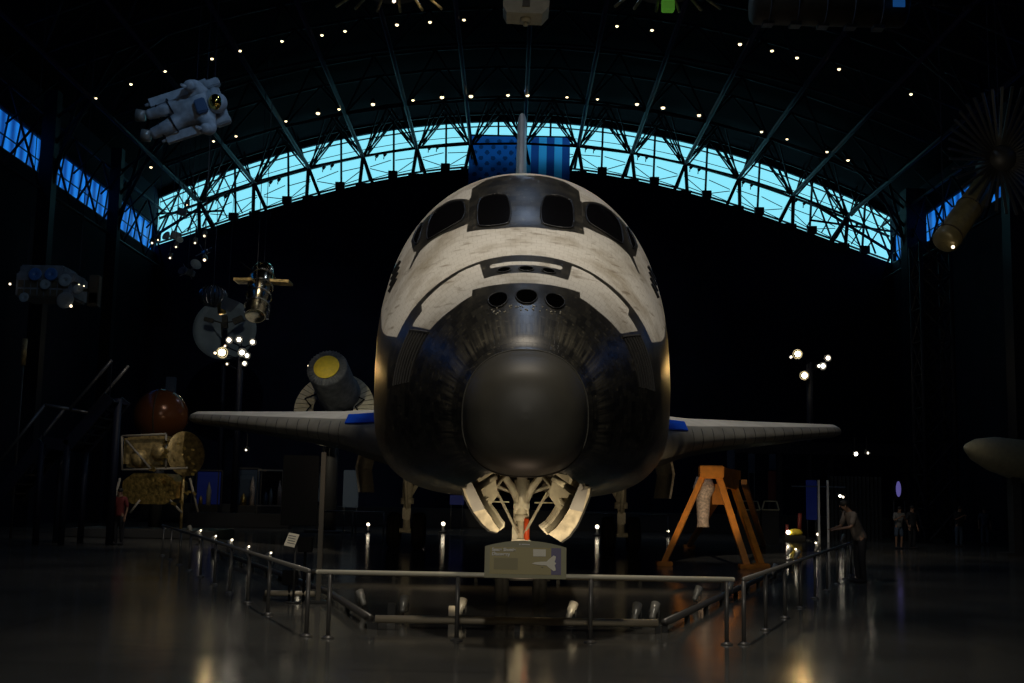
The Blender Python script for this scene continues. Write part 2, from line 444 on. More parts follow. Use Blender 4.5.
# big flag hung over the window
fg = bpy.data.materials.new('flag_cloth'); fg.use_nodes = True; nt = fg.node_tree; nt.nodes.clear()
out = nt.nodes.new('ShaderNodeOutputMaterial'); df = nt.nodes.new('ShaderNodeBsdfDiffuse'); tr = nt.nodes.new('ShaderNodeBsdfTranslucent'); ms = nt.nodes.new('ShaderNodeMixShader'); ms.inputs[0].default_value = .85
at_ = nt.nodes.new('ShaderNodeAttribute'); at_.attribute_name = 'flag'; at_.attribute_type = 'GEOMETRY'
for d_ in (df, tr): nt.links.new(at_.outputs['Color'], d_.inputs['Color']); 
nt.links.new(df.outputs[0], ms.inputs[1]); nt.links.new(tr.outputs[0], ms.inputs[2]); nt.links.new(ms.outputs[0], out.inputs[0])
pA = at(469.5, 138, 71.1); pB = at(570, 137, 71.1)
fx0, fx1, fz1 = pA.x, pB.x, (pA.z + pB.z) / 2; fh = 7.6
me = bpy.data.meshes.new('hanging_flag'); nxf, nzf = 156, 120
vs = []; fs = []
for j in range(nzf + 1):
    for i in range(nxf + 1):
        x = fx0 + (fx1 - fx0) * i / nxf; z = fz1 - fh * j / nzf
        vs.append((x, 70.9 + .06 * math.sin(x * 3.1) * (j / nzf), z))
for j in range(nzf):
    for i in range(nxf): fs.append((j * (nxf + 1) + i, j * (nxf + 1) + i + 1, (j + 1) * (nxf + 1) + i + 1, (j + 1) * (nxf + 1) + i))
me.from_pydata(vs, [], fs)
ca = me.color_attributes.new('flag', 'FLOAT_COLOR', 'CORNER')
W_, H_ = fx1 - fx0, fh
for p in me.polygons:
    c = p.center; u = (c.x - fx0); v = fz1 - c.z
    sw = W_ / 13
    col = (.10, .42, .80) if (int(u / sw) % 2) else (.03, .08, .30)  # blue cast of the backlight painted into white and red stripes
    if u < sw * 7 and v < fh * .5:
        col = (.02, .10, .36)
        cw = sw * 7 / 9; ch = fh * .5 / 11
        a, bq = u / cw, v / ch; ia, ib = round(a), round(bq)
        if (ia + ib) % 2 == 0 and 0 < ia < 9 and 0 < ib < 11 and math.hypot((a - ia) * cw, (bq - ib) * ch) < .14: col = (.01, .04, .13)
    for li in p.loop_indices: ca.data[li].color = (*col, 1)
me.materials.append(fg)
o = bpy.data.objects.new('hanging_flag', me); C.objects.link(o)
setp(o, 'large striped flag with starred blue corner hung over the arched window', 'flag')
m = MB(); m.tube([(fx0 - .1, 70.9, fz1 + .03), (fx1 + .1, 70.9, fz1 + .03)], .05, 8)
for xx in (fx0, (fx0 + fx1) / 2, fx1): m.tube([(xx, 70.9, fz1), (xx, 70.9, zroof(xx) - .1)], .015, 5)
m.build('flag_pole', 'steel_paint', o)

# ceiling lamps, rows between the trusses
lampP = empty('ceiling_lamp', (0, 0, 0), 'small warm ceiling lamp in the lit row nearest the arched window', 'ceiling lamp', 'ceiling lamps in the row by the window')
m = MB(); m.lathe([(.001, .35), (.14, .35), (.2, .1), (.2, .0), (.17, .0)], n=14); m.tube([(0, 0, .35), (0, 0, .7)], .02, 5)
hs = m.build('housing', 'fixture_dark', lampP)
m = MB(); m.sphere((0, 0, -.02), (.16, .16, .13), nu=12, nv=8)
bl = m.build('bulb', 'lamp_warm', lampP)
row1 = [(151, 167, .6), (213.6, 141, .5), (236, 136, .5), (286, 121, .5), (318, 113, 1.1), (339, 109, .6), (373, 104, 1.1), (413, 100, .6), (442, 97, 1.1), (471, 96, 1.2), (508, 95, .8), (527.5, 95, 1), (567, 97, .5), (597.5, 99, .5), (637, 104, 1), (663, 107.5, 1.2), (699, 115, 1), (761.5, 131.6, .6), (787, 139, .4), (827, 151.6, .6), (848, 160, .7)]
row2 = [(96, 98, .35), (131, 84, .6), (165, 71, .6), (212, 58.6, .6), (240, 50.6, .6), (282, 41, .6), (322, 35, .6), (345, 31, .6), (397, 24.6, .8), (430, 22, .7), (464, 19.7, .6), (617, 26, .6), (652, 30, .7), (740, 44, .9), (772, 50.6, .7), (797, 57.6, .7), (839, 69, .7), (911, 94, .6)]
first = True
for row, Y, sc_, lab, grp in ((row1, 60.5, 1, None, None), (row2, 50.5, .9, 'small ceiling lamp in the high row farther from the arched window', 'ceiling lamps in the higher row')):
    for px, py, s in row:
        p = at(px, py, Y)
        if p.z > zroof(p.x) - .5:
            Y2 = Y
            while p.z > zroof(p.x) - .5: Y2 -= .5; p = at(px, py, Y2)
        if first: o = lampP; first = False
        else: o = copy_tree(lampP)
        o.location = p; k = (.45 + .55 * s) * .62; o.scale = (k * sc_, k * sc_, k * sc_)
        if lab: o['label'] = lab; o['group'] = grp
m = None
# ---------------------------------------------------------------- the orbiter
NY, NX = 13.8, .18
PR = [ # s, w, zt, zm, zb, nt, nb
(0.00,0.02,2.66,2.62,2.60,2.2,2.2),
(0.04,0.31,2.95,2.63,2.34,2.2,2.3),
(0.16,0.55,3.18,2.64,2.15,2.2,2.4),
(0.40,0.695,3.36,2.66,2.02,2.25,2.4),
(0.80,0.765,3.49,2.68,1.95,2.3,2.5),
(1.05,0.92,3.72,2.72,1.93,2.2,2.5),
(1.80,1.27,4.30,2.85,1.78,2.1,2.6),
(2.40,1.53,4.62,2.95,1.74,2.1,2.8),
(3.30,1.90,5.12,3.10,1.71,2.1,3.0),
(4.90,2.30,5.95,3.40,1.69,2.1,3.4),
(5.60,2.40,6.50,3.60,1.69,2.05,3.6),
(6.70,2.50,7.26,4.20,1.70,2.05,3.8),
(8.00,2.54,7.66,4.65,1.72,2.1,4.2),
(9.50,2.55,7.78,4.75,1.78,2.15,4.2),
(14.0,2.55,8.00,4.95,1.98,2.3,4.0),
(20.0,2.57,8.33,4.6,2.31,2.3,4.0),
(31.0,2.57,8.90,5.2,2.92,2.3,4.0)]
def prof(s):
    s = max(0, min(31, s))
    for i in range(len(PR) - 1):
        if s <= PR[i + 1][0]: break
    n = len(PR); p1, p2 = PR[i], PR[i + 1]; p0 = PR[max(0, i - 1)]; p3 = PR[min(n - 1, i + 2)]
    h = p2[0] - p1[0]; t = (s - p1[0]) / h; out = []
    for k in range(1, 7):
        d = (p2[k] - p1[k]) / h
        dl = (p1[k] - p0[k]) / (p1[0] - p0[0]) if i > 0 else d
        dr = (p3[k] - p2[k]) / (p3[0] - p2[0]) if i + 2 < n else d
        m1 = 0 if dl * d <= 0 else 2 * dl * d / (dl + d)
        m2 = 0 if dr * d <= 0 else 2 * dr * d / (dr + d)
        if i == 0: m1 = d * 1.5
        t2, t3 = t * t, t * t * t
        out.append((2 * t3 - 3 * t2 + 1) * p1[k] + (t3 - 2 * t2 + t) * h * m1 + (-2 * t3 + 3 * t2) * p2[k] + (t3 - t2) * h * m2)
    return out
def spw(v, e): return math.copysign(abs(v) ** e, v)
def surf(s, a, off=0):
    w, zt, zm, zb, nt_, nb = prof(s); r = RAD(a); c, sn = math.cos(r), math.sin(r); n = nt_ if c >= 0 else nb
    p = Vector((NX + w * spw(sn, 2 / n), NY + s, zm + ((zt - zm) if c >= 0 else (zm - zb)) * spw(c, 2 / n)))
    if off:
        e = .05
        du = surf(s + e, a) - surf(s - e if s > e else s, a); dv = surf(s, a + 1) - surf(s, a - 1)
        nrm = dv.cross(du).normalized()
        if nrm.dot(p - Vector((NX, NY + s, zm))) < 0: nrm = -nrm
        p = p + nrm * off
    return p

orb = empty('space_shuttle', (NX, NY + 16, 0), 'huge black and white winged space shuttle standing on its landing gear behind the barrier', 'space shuttle')

# livery: signed distances on the skin, in metres aft (s) and degrees from the ridge (a)
KA = .033
def sdpoly(px, py, poly):
    d = 1e9; ins = False; n = len(poly)
    for i in range(n):
        x1, y1 = poly[i]; x2, y2 = poly[(i + 1) % n]
        ex, ey = x2 - x1, y2 - y1; wx, wy = px - x1, py - y1
        t = max(0, min(1, (wx * ex + wy * ey) / (ex * ex + ey * ey + 1e-12)))
        d = min(d, math.hypot(wx - ex * t, wy - ey * t))
        if (y1 > py) != (y2 > py) and px < (x2 - x1) * (py - y1) / (y2 - y1) + x1: ins = not ins
    return d if ins else -d
def AP(L): return [(s, a * KA) for s, a in L]
WS = AP([(4.92, -1), (4.92, 10), (5.12, 23), (6.62, 21.3), (7.02, 15.5), (7.1, 8), (6.98, -1)])
SW = AP([(6.75, 33), (6.15, 22.4), (5.35, 22.4), (5.40, 29), (5.60, 39), (5.66, 45.6), (5.42, 51), (5.50, 52), (5.8, 47.6), (5.95, 49.5), (6.55, 51.6), (7.05, 46.2), (6.95, 38)])
def ab(s):
    T = [(3.3, 67.5), (3.7, 68.5), (4.5, 71.5), (5.3, 73.5), (7, 78), (9, 84), (14, 100), (31, 104)]
    for (s1, a1), (s2, a2) in zip(T, T[1:]):
        if s <= s2: return a1 + (a2 - a1) * max(0, (s - s1)) / (s2 - s1)
    return T[-1][1]
def cut(s, x):
    return .92 < s < 6.7 and abs(x - gx0) < min(.80, .42 + .34 * (s - .9))
gx0 = NX + .03
def white(s, a):
    a = abs(a)
    w1 = min(s - 3.50 - max(0, a - 35) * .0045, (ab(s) - a) * KA)
    edge = 2.37 + .19 * min(1, (a / 28) ** 2) if a < 27.8 else 2.36 + max(0, a - 40) * .008
    lim = 3.38 if a < 30 else 3.35
    if a > 51.5: lim = 3.14
    w2 = min(s - edge, lim - s, (55.6 + (s - 2.45) * 6.5 - a) * KA)
    # the dark bay with the white bar
    box = min(19.3 * KA - a * KA, s - 2.76, 3.45 - s)
    w2 = min(w2, -box)
    w3 = min(15.2 * KA - a * KA, s - 3.07, 3.215 - s)
    w = max(w1, w2, w3)
    if 4.6 < s < 7.4:
        w = min(w, -sdpoly(s, a * KA, WS), -sdpoly(s, a * KA, SW))
    # dark flash by the side vents
    if 6.2 < s < 8.2 and a > 55: w = min(w, -(.045 - abs((a - 66) * KA - (s - 7.2) * .25) if 6.8 < s < 7.7 else -1))
    return w
sm_ = bpy.data.materials.new('shuttle_tiles'); sm_.use_nodes = True; nt = sm_.node_tree; b = nt.nodes['Principled BSDF']
N = nt.nodes.new; Lk = nt.links.new
aw = N('ShaderNodeAttribute'); aw.attribute_name = 'livery'
gt = N('ShaderNodeMapRange'); gt.inputs[1].default_value = -.006; gt.inputs[2].default_value = .006; Lk(aw.outputs['Fac'], gt.inputs[0])
uv = N('ShaderNodeUVMap'); uv.uv_map = 'skin'
bk = N('ShaderNodeTexBrick'); bk.inputs['Scale'].default_value = 1; bk.inputs['Brick Width'].default_value = .16; bk.inputs['Row Height'].default_value = .155
bk.inputs['Mortar Size'].default_value = .006; bk.inputs['Color1'].default_value = (.85, .85, .85, 1); bk.inputs['Color2'].default_value = (1, 1, 1, 1); bk.inputs['Mortar'].default_value = (.45, .42, .38, 1)
bk.inputs['Bias'].default_value = .2
Lk(uv.outputs[0], bk.inputs['Vector'])
tco = N('ShaderNodeTexCoord')
no1 = N('ShaderNodeTexNoise'); no1.inputs['Scale'].default_value = .9; no1.inputs['Detail'].default_value = 8; no1.inputs['Roughness'].default_value = .65; Lk(tco.outputs['Object'], no1.inputs['Vector'])
r1 = N('ShaderNodeValToRGB'); r1.color_ramp.elements[0].position = .33; r1.color_ramp.elements[0].color = (.36, .32, .25, 1); r1.color_ramp.elements[1].position = .52; r1.color_ramp.elements[1].color = (.62, .60, .55, 1); Lk(no1.outputs['Fac'], r1.inputs[0])
# streaky scuffs on the white skin
mp = N('ShaderNodeMapping'); mp.inputs['Scale'].default_value = (1.6, .8, 6); Lk(tco.outputs['Object'], mp.inputs['Vector'])
no2 = N('ShaderNodeTexNoise'); no2.inputs['Scale'].default_value = 1.6; no2.inputs['Detail'].default_value = 5; Lk(mp.outputs[0], no2.inputs['Vector'])
r2 = N('ShaderNodeValToRGB'); r2.color_ramp.elements[0].position = .30; r2.color_ramp.elements[0].color = (.45, .40, .33, 1); r2.color_ramp.elements[1].position = .40; r2.color_ramp.elements[1].color = (1, 1, 1, 1); Lk(no2.outputs['Fac'], r2.inputs[0])
m1 = N('ShaderNodeMixRGB'); m1.blend_type = 'MULTIPLY'; m1.inputs[0].default_value = .8; Lk(r1.outputs[0], m1.inputs[1]); Lk(r2.outputs[0], m1.inputs[2])
m2 = N('ShaderNodeMixRGB'); m2.blend_type = 'MULTIPLY'; m2.inputs[0].default_value = .35; Lk(m1.outputs[0], m2.inputs[1]); Lk(bk.outputs['Color'], m2.inputs[2])
# black tiles, speckled with chips and repairs
no3 = N('ShaderNodeTexNoise'); no3.inputs['Scale'].default_value = 14; no3.inputs['Detail'].default_value = 4; Lk(tco.outputs['Object'], no3.inputs['Vector'])
r3 = N('ShaderNodeValToRGB'); r3.color_ramp.elements[0].position = .60; r3.color_ramp.elements[0].color = (.026, .026, .026, 1); r3.color_ramp.elements[1].position = .78; r3.color_ramp.elements[1].color = (.13, .12, .10, 1); Lk(no3.outputs['Fac'], r3.inputs[0])
vo = N('ShaderNodeTexBrick'); vo.inputs['Scale'].default_value = 1; vo.inputs['Brick Width'].default_value = .16; vo.inputs['Row Height'].default_value = .155; vo.inputs['Mortar Size'].default_value = .004
vo.inputs['Color1'].default_value = (.5, .5, .5, 1); vo.inputs['Color2'].default_value = (1.7, 1.6, 1.3, 1); vo.inputs['Mortar'].default_value = (.4, .4, .4, 1); Lk(uv.outputs[0], vo.inputs['Vector'])
m3 = N('ShaderNodeMixRGB'); m3.blend_type = 'MULTIPLY'; m3.inputs[0].default_value = 1; Lk(r3.outputs[0], m3.inputs[1]); Lk(vo.outputs['Color'], m3.inputs[2])
sx = N('ShaderNodeSeparateXYZ'); Lk(uv.outputs[0], sx.inputs[0])  # pale streaks behind the cap: worn tile plus reflected light painted in
mpw = N('ShaderNodeMapping'); mpw.inputs['Scale'].default_value = (7, .7, 1); Lk(uv.outputs[0], mpw.inputs['Vector'])
now = N('ShaderNodeTexNoise'); now.inputs['Scale'].default_value = 1.4; now.inputs['Detail'].default_value = 5; Lk(mpw.outputs[0], now.inputs['Vector'])
rw = N('ShaderNodeValToRGB'); rw.color_ramp.elements[0].position = 0; rw.color_ramp.elements[0].color = (0, 0, 0, 1); rw.color_ramp.elements[1].position = 1; rw.color_ramp.elements[1].color = (0, 0, 0, 1)
for ps, cl in ((.168, 0), (.178, .8), (.205, .5), (.245, .03)):
    q_ = rw.color_ramp.elements.new(ps); q_.color = (cl, cl, cl, 1)
dv_ = N('ShaderNodeMath'); dv_.operation = 'DIVIDE'; dv_.inputs[1].default_value = 6.0; Lk(sx.outputs['Y'], dv_.inputs[0]); Lk(dv_.outputs[0], rw.inputs[0])
rn = N('ShaderNodeMapRange'); rn.inputs[1].default_value = .42; rn.inputs[2].default_value = .62; Lk(now.outputs['Fac'], rn.inputs[0])
mw_ = N('ShaderNodeMath'); mw_.operation = 'MULTIPLY'; Lk(rw.outputs[0], mw_.inputs[0]); Lk(rn.outputs[0], mw_.inputs[1])
m5 = N('ShaderNodeMixRGB'); m5.inputs[2].default_value = (.16, .145, .105, 1); Lk(mw_.outputs[0], m5.inputs[0]); Lk(m3.outputs[0], m5.inputs[1]); m3 = m5
m4 = N('ShaderNodeMixRGB'); Lk(gt.outputs[0], m4.inputs[0]); Lk(m3.outputs[0], m4.inputs[1]); Lk(m2.outputs[0], m4.inputs[2]); Lk(m4.outputs[0], b.inputs['Base Color'])
rr = N('ShaderNodeMapRange'); rr.inputs[3].default_value = .33; rr.inputs[4].default_value = .62; Lk(gt.outputs[0], rr.inputs[0]); Lk(rr.outputs[0], b.inputs['Roughness'])
bu = N('ShaderNodeBump'); bu.inputs['Strength'].default_value = .25; bu.inputs['Distance'].default_value = .01; Lk(vo.outputs['Fac'], bu.inputs['Height']); bu.invert = True; Lk(bu.outputs[0], b.inputs['Normal'])

def skin(s_list, na, name, material, parent, close_front=False, livery=True, close_back=False):
    vs = []; A = [-180 + 360 * k / na for k in range(na)]; at_v = []; uvv = []
    for s in s_list:
        w = prof(s)[0]
        for a in A:
            vs.append(surf(s, a)); at_v.append(white(s, a) if livery else 0); uvv.append((a * KA * 1.3, s))
    fs = [(i * na + k, i * na + (k + 1) % na, (i + 1) * na + (k + 1) % na, (i + 1) * na + k) for i in range(len(s_list) - 1) for k in range(na)]
    if name == 'fuselage':
        fs = [f for f in fs if not (all(cut(vs[i].y - NY, vs[i].x) for i in f) and vs[f[0]].z < 2.6)]
    if close_front: fs.append(tuple(range(na))[::-1])
    if close_back: fs.append(tuple((len(s_list) - 1) * na + k for k in range(na)))
    me = bpy.data.meshes.new(name); me.from_pydata([v - WP[orb] for v in vs], [], fs)
    for p in me.polygons: p.use_smooth = len(p.vertices) == 4
    if livery:
        at_ = me.attributes.new('livery', 'FLOAT', 'POINT'); at_.data.foreach_set('value', at_v)
    u = me.uv_layers.new(name='skin')
    for p in me.polygons:
        for li, vi in zip(p.loop_indices, p.vertices): u.data[li].uv = uvv[vi]
    me.materials.append(material if not isinstance(material, str) else MATS[material])
    o = bpy.data.objects.new(name, me); C.objects.link(o); o.parent = parent
    return o
S1 = [.80 + .03 * i for i in range(int(6.8 / .03))]
S1 += [7.7 + .15 * i for i in range(16)] + [10 + .75 * i for i in range(29)]
fus = skin(S1, 256, 'fuselage', sm_, orb, close_back=True)
S0 = [.001, .006, .015, .03, .05, .08, .12, .17, .23, .3, .38, .46, .54, .62, .7, .76, .795]
skin(S0, 96, 'nose_cap', 'rcc', orb, close_front=True, livery=False)
# seam ring behind the cap
m = MB()
P = [surf(.80, -180 + 5 * k, .004) for k in range(73)]
m.tube(P, .012, 6, cap=False); m.build('nose_seal', 'rcc', orb)

def patch(name, quad, material, parent, off=.012, n=12, round_=.16, label=None):
    """a pane following the skin: quad of (s, a) corners, rounded"""
    m = MB(); q = quad; pts = []; 
    for j in range(n + 1):
        for i in range(n + 1):
            u, v = i / n, j / n
            # squircle mapping for rounded corners
            uu, vv = u * 2 - 1, v * 2 - 1
            k = round_ * (uu * uu) * (vv * vv)
            uu *= 1 - k; vv *= 1 - k; u, v = (uu + 1) / 2, (vv + 1) / 2
            s = (q[0][0] * (1 - u) + q[1][0] * u) * (1 - v) + (q[3][0] * (1 - u) + q[2][0] * u) * v
            a = (q[0][1] * (1 - u) + q[1][1] * u) * (1 - v) + (q[3][1] * (1 - u) + q[2][1] * u) * v
            pts.append(surf(s, a, off))
    m.add(pts, [(j * (n + 1) + i, j * (n + 1) + i + 1, (j + 1) * (n + 1) + i + 1, (j + 1) * (n + 1) + i) for j in range(n) for i in range(n)], True)
    ed = [j * (n + 1) for j in range(n + 1)] + [n * (n + 1) + i for i in range(1, n + 1)] + [j * (n + 1) + n for j in range(n - 1, -1, -1)] + [i for i in range(n - 1, 0, -1)]
    o = m.build(name, material, parent, label, fix=False)
    r = MB(); L = [pts[i] for i in ed]; r.tube(L + [L[0]], .016, 6, cap=False); r.build('window_rim', 'tile_black', o)
    return o
for sg in (-1, 1):
    patch('window', [(4.99, 5.0 * sg), (5.10, 18.9 * sg), (6.10, 18.6 * sg), (5.98, 6.4 * sg)], 'black_gloss', orb)
    patch('window', [(5.48, 24 * sg), (5.70, 43 * sg), (6.75, 40 * sg), (6.22, 24 * sg)], 'black_gloss', orb)
    patch('window', [(5.95, 47.2 * sg), (6.45, 50.3 * sg), (6.98, 46 * sg), (6.55, 43.6 * sg)], 'black_gloss', orb, n=8)
# forward thruster nozzles: three in the nose top, three in the bay above
def nozzle(s, a, r, flat=1.0, name='thruster_nozzle'):
    c = surf(s, a); nrm = (surf(s, a, .05) - c).normalized(); M = aim(nrm)
    m = MB(); m.lathe([(.001, .004), (r * .55, .006), (r * .97, .012), (r * 1.0, .03), (r * 1.12, .03), (r * 1.2, -.02)], c, M, 28)
    o = m.build(name, 'black_gloss', orb)
    m = MB(); m.tube([c + M @ Vector((r * 1.1 * math.cos(t * math.pi / 14), r * 1.1 * math.sin(t * math.pi / 14), .022)) for t in range(29)], .018, 6, cap=False)
    m.build('nozzle_ring', 'tyre_grey', o)
def scarf(s, a, rs, ra):
    """scarfed nozzle mouth following the skin"""
    m = MB(); n = 28; c0 = surf(s, a, -.02)
    ring = [surf(s + rs * math.cos(2 * math.pi * k / n), a + ra * math.sin(2 * math.pi * k / n), .012) for k in range(n)]
    mid = [c0 + (p - c0) * .75 for p in ring]
    mid = [p + (surf(s, a, .016) - surf(s, a, .010)) for p in mid]
    m.add([surf(s, a, .014)] + [surf(s + rs * .6 * math.cos(2 * math.pi * k / n), a + ra * .6 * math.sin(2 * math.pi * k / n), .013) for k in range(n)] + ring,
          [(0, 1 + k, 1 + (k + 1) % n) for k in range(n)] + [(1 + k, 1 + (k + 1) % n, 1 + n + (k + 1) % n, 1 + n + k) for k in range(n)], True)
    o = m.build('thruster_nozzle', 'nozzle_black', orb)  # flat black disc, the darkness of the hole put into its colour
    m = MB(); m.tube(ring + [ring[0]], .010, 6, cap=False); m.build('nozzle_ring', 'nozzle_grey', o)
for a in (-15.8, 0, 15.8): scarf(1.86, a, .215, 5.7)
for a in (-9.5, 0, 9.5): scarf(2.90, a, .09, 3.0)
# white fastener dots below the nozzles
m = MB()
for k in range(34):
    s = 1.50 + R.random() * .14; a = -23 + 46 * R.random()
    m.sphere(surf(s, a, .004), .011, nu=6, nv=4)
m.build('fastener_dots', 'gear_white', fus, kind='stuff')
# ribbed cover panels low on the sides of the nose
for sg in (-1, 1):
    m = MB()
    for k in range(7):
        m.tube([surf(2.50 + k * .10 + i * .004, (58.5 + k * .6 + i * 2.0) * sg, .006) for i in range(13)], .017, 5)
    m.tube([surf(2.45 + i * .072, (57.5 + i * .5) * sg, .008) for i in range(10)], .022, 5)
    m.build('ribbed_panel', 'tyre_grey', fus)
# side hatch ring and vent marks
for sg in (-1, 1):
    m = MB()
    for k in range(4):
        m.tube([surf(5.9 + .13 * k, (60 - k * .8) * sg, .01), surf(6.0 + .13 * k, (66 - k * .8) * sg, .01)], .035, 5)
    m.build('vent_panel', 'tile_black', fus)

# wings -----------------------------------------------------------
ST = [ # x, s_le, s_te, z at leading edge, thickness
    (1.6, 10.2, 34.0, 2.35, .5), (2.3, 11.0, 34.0, 2.50, .9), (2.75, 13.2, 34.0, 2.72, 1.5), (3.2, 15.6, 34.0, 2.90, 1.75), (3.8, 17.6, 34.2, 3.05, 1.75),
    (4.4, 19.3, 34.4, 3.2, 1.65), (5.0, 20.9, 34.4, 3.36, 1.5), (5.6, 22.2, 34.3, 3.48, 1.35), (6.5, 23.4, 34.2, 3.62, 1.2), (8.0, 25.0, 34.0, 3.80, .98),
    (9.5, 26.7, 33.8, 3.99, .78), (11.0, 28.4, 33.6, 4.18, .58), (11.6, 29.2, 33.5, 4.25, .52), (11.85, 29.8, 33.3, 4.29, .38), (11.95, 30.6, 32.8, 4.32, .1)]
def wing(sg):
    def sect(x, s0, s1, z, t, K=22):
        P = []
        for side in (1, -1):
            for k in range(K + 1):
                u = (k / K) ** 2 if side == 1 else (1 - k / K) ** 2
                if (side == -1 and k in (0, K)): continue
                th = t * (1.4845 * math.sqrt(u) - .63 * u - 1.758 * u * u + 1.4215 * u ** 3 - .5075 * u ** 4) * 1.0
                y = s0 + (s1 - s0) * u
                zz = z + (y - s0) * .045 + (th * 1.1 if side == 1 else -th * .75)
                P.append(Vector((NX + sg * x, NY + y, zz)))
        return P
    rings = [sect(*r) for r in ST]; n = len(rings[0])
    m = MB(); vs = [p for r in rings for p in r]
    m.add(vs, [(i * n + k, i * n + (k + 1) % n, (i + 1) * n + (k + 1) % n, (i + 1) * n + k) for i in range(len(rings) - 1) for k in range(n)] + [tuple((len(rings) - 1) * n + k for k in range(n))], True)
    w = m.build('wing', ['blanket_white', 'tile_black', 'rcc_wing'], orb)
    half = 22
    for p in w.data.polygons:
        c = p.center + WP[orb]; i = p.index // n; k = p.index % n
        if k >= half: p.material_index = 1
        if 3 <= i and (k < 5 or k > n - 5): p.material_index = 2
        elif i < 3 and (k < 2 or k > n - 8): p.material_index = 1
    # seams between the leading edge shells
    m = MB()
    for j in range(16):
        x = 5.2 + 6.2 * j / 15
        for (a, c) in zip(ST, ST[1:]):
            if a[0] <= x <= c[0]:
                t = (x - a[0]) / (c[0] - a[0]); r = [a[q] + (c[q] - a[q]) * t for q in range(5)]; break
        P = sect(*r); m.tube([P[k] for k in range(-4, 5)], .012, 4)
    m.build('edge_seam', 'tile_black', w, kind='stuff')
    # bright blue strip on the glove
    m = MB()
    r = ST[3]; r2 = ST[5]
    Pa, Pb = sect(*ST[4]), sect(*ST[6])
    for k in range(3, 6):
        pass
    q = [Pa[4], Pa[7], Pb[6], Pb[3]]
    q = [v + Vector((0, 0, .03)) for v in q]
    m.prism(q, (0, 0, 0), (0, 0, .03)); m.build('blue_strip', 'blue_strip', w, 'bright blue strip laid on the wing root')
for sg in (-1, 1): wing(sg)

# fin, rudder, engine pods ---------------------------------------
def finmesh(y0b, y1b, y0t, y1t, zb_, zt_, wb, wt):
    m = MB(); rings = []
    for t in (0, .5, 1):
        y0 = y0b + (y0t - y0b) * t; y1 = y1b + (y1t - y1b) * t; z = zb_ + (zt_ - zb_) * t; w = wb + (wt - wb) * t
        P = []
        for k in range(17):
            u = k / 16; th = w * (math.sin(math.pi * min(1, u * .9 + .05)) ** .7) / 2
            P.append(Vector((NX + .05 - th, NY + y0 + (y1 - y0) * u, z)))
        for k in range(15, 0, -1):
            u = k / 16; th = w * (math.sin(math.pi * min(1, u * .9 + .05)) ** .7) / 2
            P.append(Vector((NX + .05 + th, NY + y0 + (y1 - y0) * u, z)))
        rings.append(P)
    n = len(rings[0]); m.add([p for r in rings for p in r], [(i * n + k, i * n + (k + 1) % n, (i + 1) * n + (k + 1) % n, (i + 1) * n + k) for i in range(2) for k in range(n)] + [tuple(range(n)), tuple(2 * n + k for k in range(n))], True)
    return m
fin = finmesh(27.2, 33.6, 34.0, 36.6, 8.6, 17.4, .62, .36).build('tail_fin', 'fin_white', orb)
finmesh(33.65, 35.3, 36.65, 37.9, 9.4, 17.35, .40, .22).build('rudder', 'blanket_white', fin)
for sg in (-1, 1):
    m = MB(); rings = [(24.5, .05), (25.5, .55), (27, .95), (29, 1.2), (32, 1.3), (34, 1.15)]
    vs = []
    for s, r in rings:
        for k in range(24):
            a = 2 * math.pi * k / 24
            vs.append(Vector((NX + sg * 1.75 + r * math.cos(a), NY + s, 8.15 + (s - 24) * .05 + r * .95 * math.sin(a))))
    m.add(vs, [(i * 24 + k, i * 24 + (k + 1) % 24, (i + 1) * 24 + (k + 1) % 24, (i + 1) * 24 + k) for i in range(5) for k in range(24)] + [tuple(5 * 24 + k for k in range(24))], True)
    m.build('engine_pod', 'blanket_white', orb)

# nose landing gear ------------------------------------------------
GY = 19.55
gx = NX + .03
m = MB()
m.tube([(gx, GY, 2.25), (gx, GY, 1.35)], .085, 16); m.tube([(gx, GY, 1.4), (gx, GY, .44)], .065, 16)
m.tube([(gx, GY, 1.42), (gx, GY, 1.32)], .11, 16); m.tube([(gx, GY, .95), (gx, GY, .82)], .12, 16)
for sg in (-1, 1):
    m.tube([(gx + sg * .07, GY, 1.62), (gx + sg * .16, GY - .02, 1.86), (gx + sg * .36, GY - .05, 2.12)], [.05, .065, .06], 10)
    m.tube([(gx + sg * .10, GY + .02, 1.2), (gx + sg * .10, GY, 1.98)], .028, 8)
m.box((gx, GY, 1.80), (.34, .12, .07), bev=.02); m.box((gx, GY, 1.56), (.26, .16, .12), bev=.02)
m.box((gx, GY - .05, .98), (.30, .2, .12), bev=.02); m.box((gx - .1, GY - .06, 1.1), (.09, .1, .3), bev=.02)
ng = m.build('nose_gear_strut', 'gear_white', orb)
m = MB()
for sg in (-1, 1):
    m.tube([(gx + sg * .05, GY - .1, 1.12), (gx + sg * .40, GY - .35, 1.78)], .024, 8)
    m.tube([(gx + sg * .36, GY - .3, 1.70), (gx + sg * .62, GY - .3, 2.02)], .03, 8)
    m.tube([(gx + sg * .10, GY + .3, 1.75), (gx + sg * .62, GY + .3, 1.95)], .028, 8)
    m.tube([(gx + sg * .2, GY - .3, 1.62), (gx + sg * .55, GY - .3, 1.62)], .014, 6)
m.tube([(gx, GY + .1, 1.3), (gx, GY + 1.6, 2.0)], .04, 8)
m.build('drag_brace', 'gear_white', ng)
m = MB(); m.tube([(gx - .42, GY, .41), (gx + .48, GY, .41)], .04, 10); m.build('axle', 'tyre_grey', ng)
m = MB(); m.tube([(gx + .09, GY - .1, .98), (gx + .09, GY - .1, 1.36)], .045, 12); m.build('locking_sleeve', 'tag_orange', ng, 'orange-red sleeve on the nose gear strut')
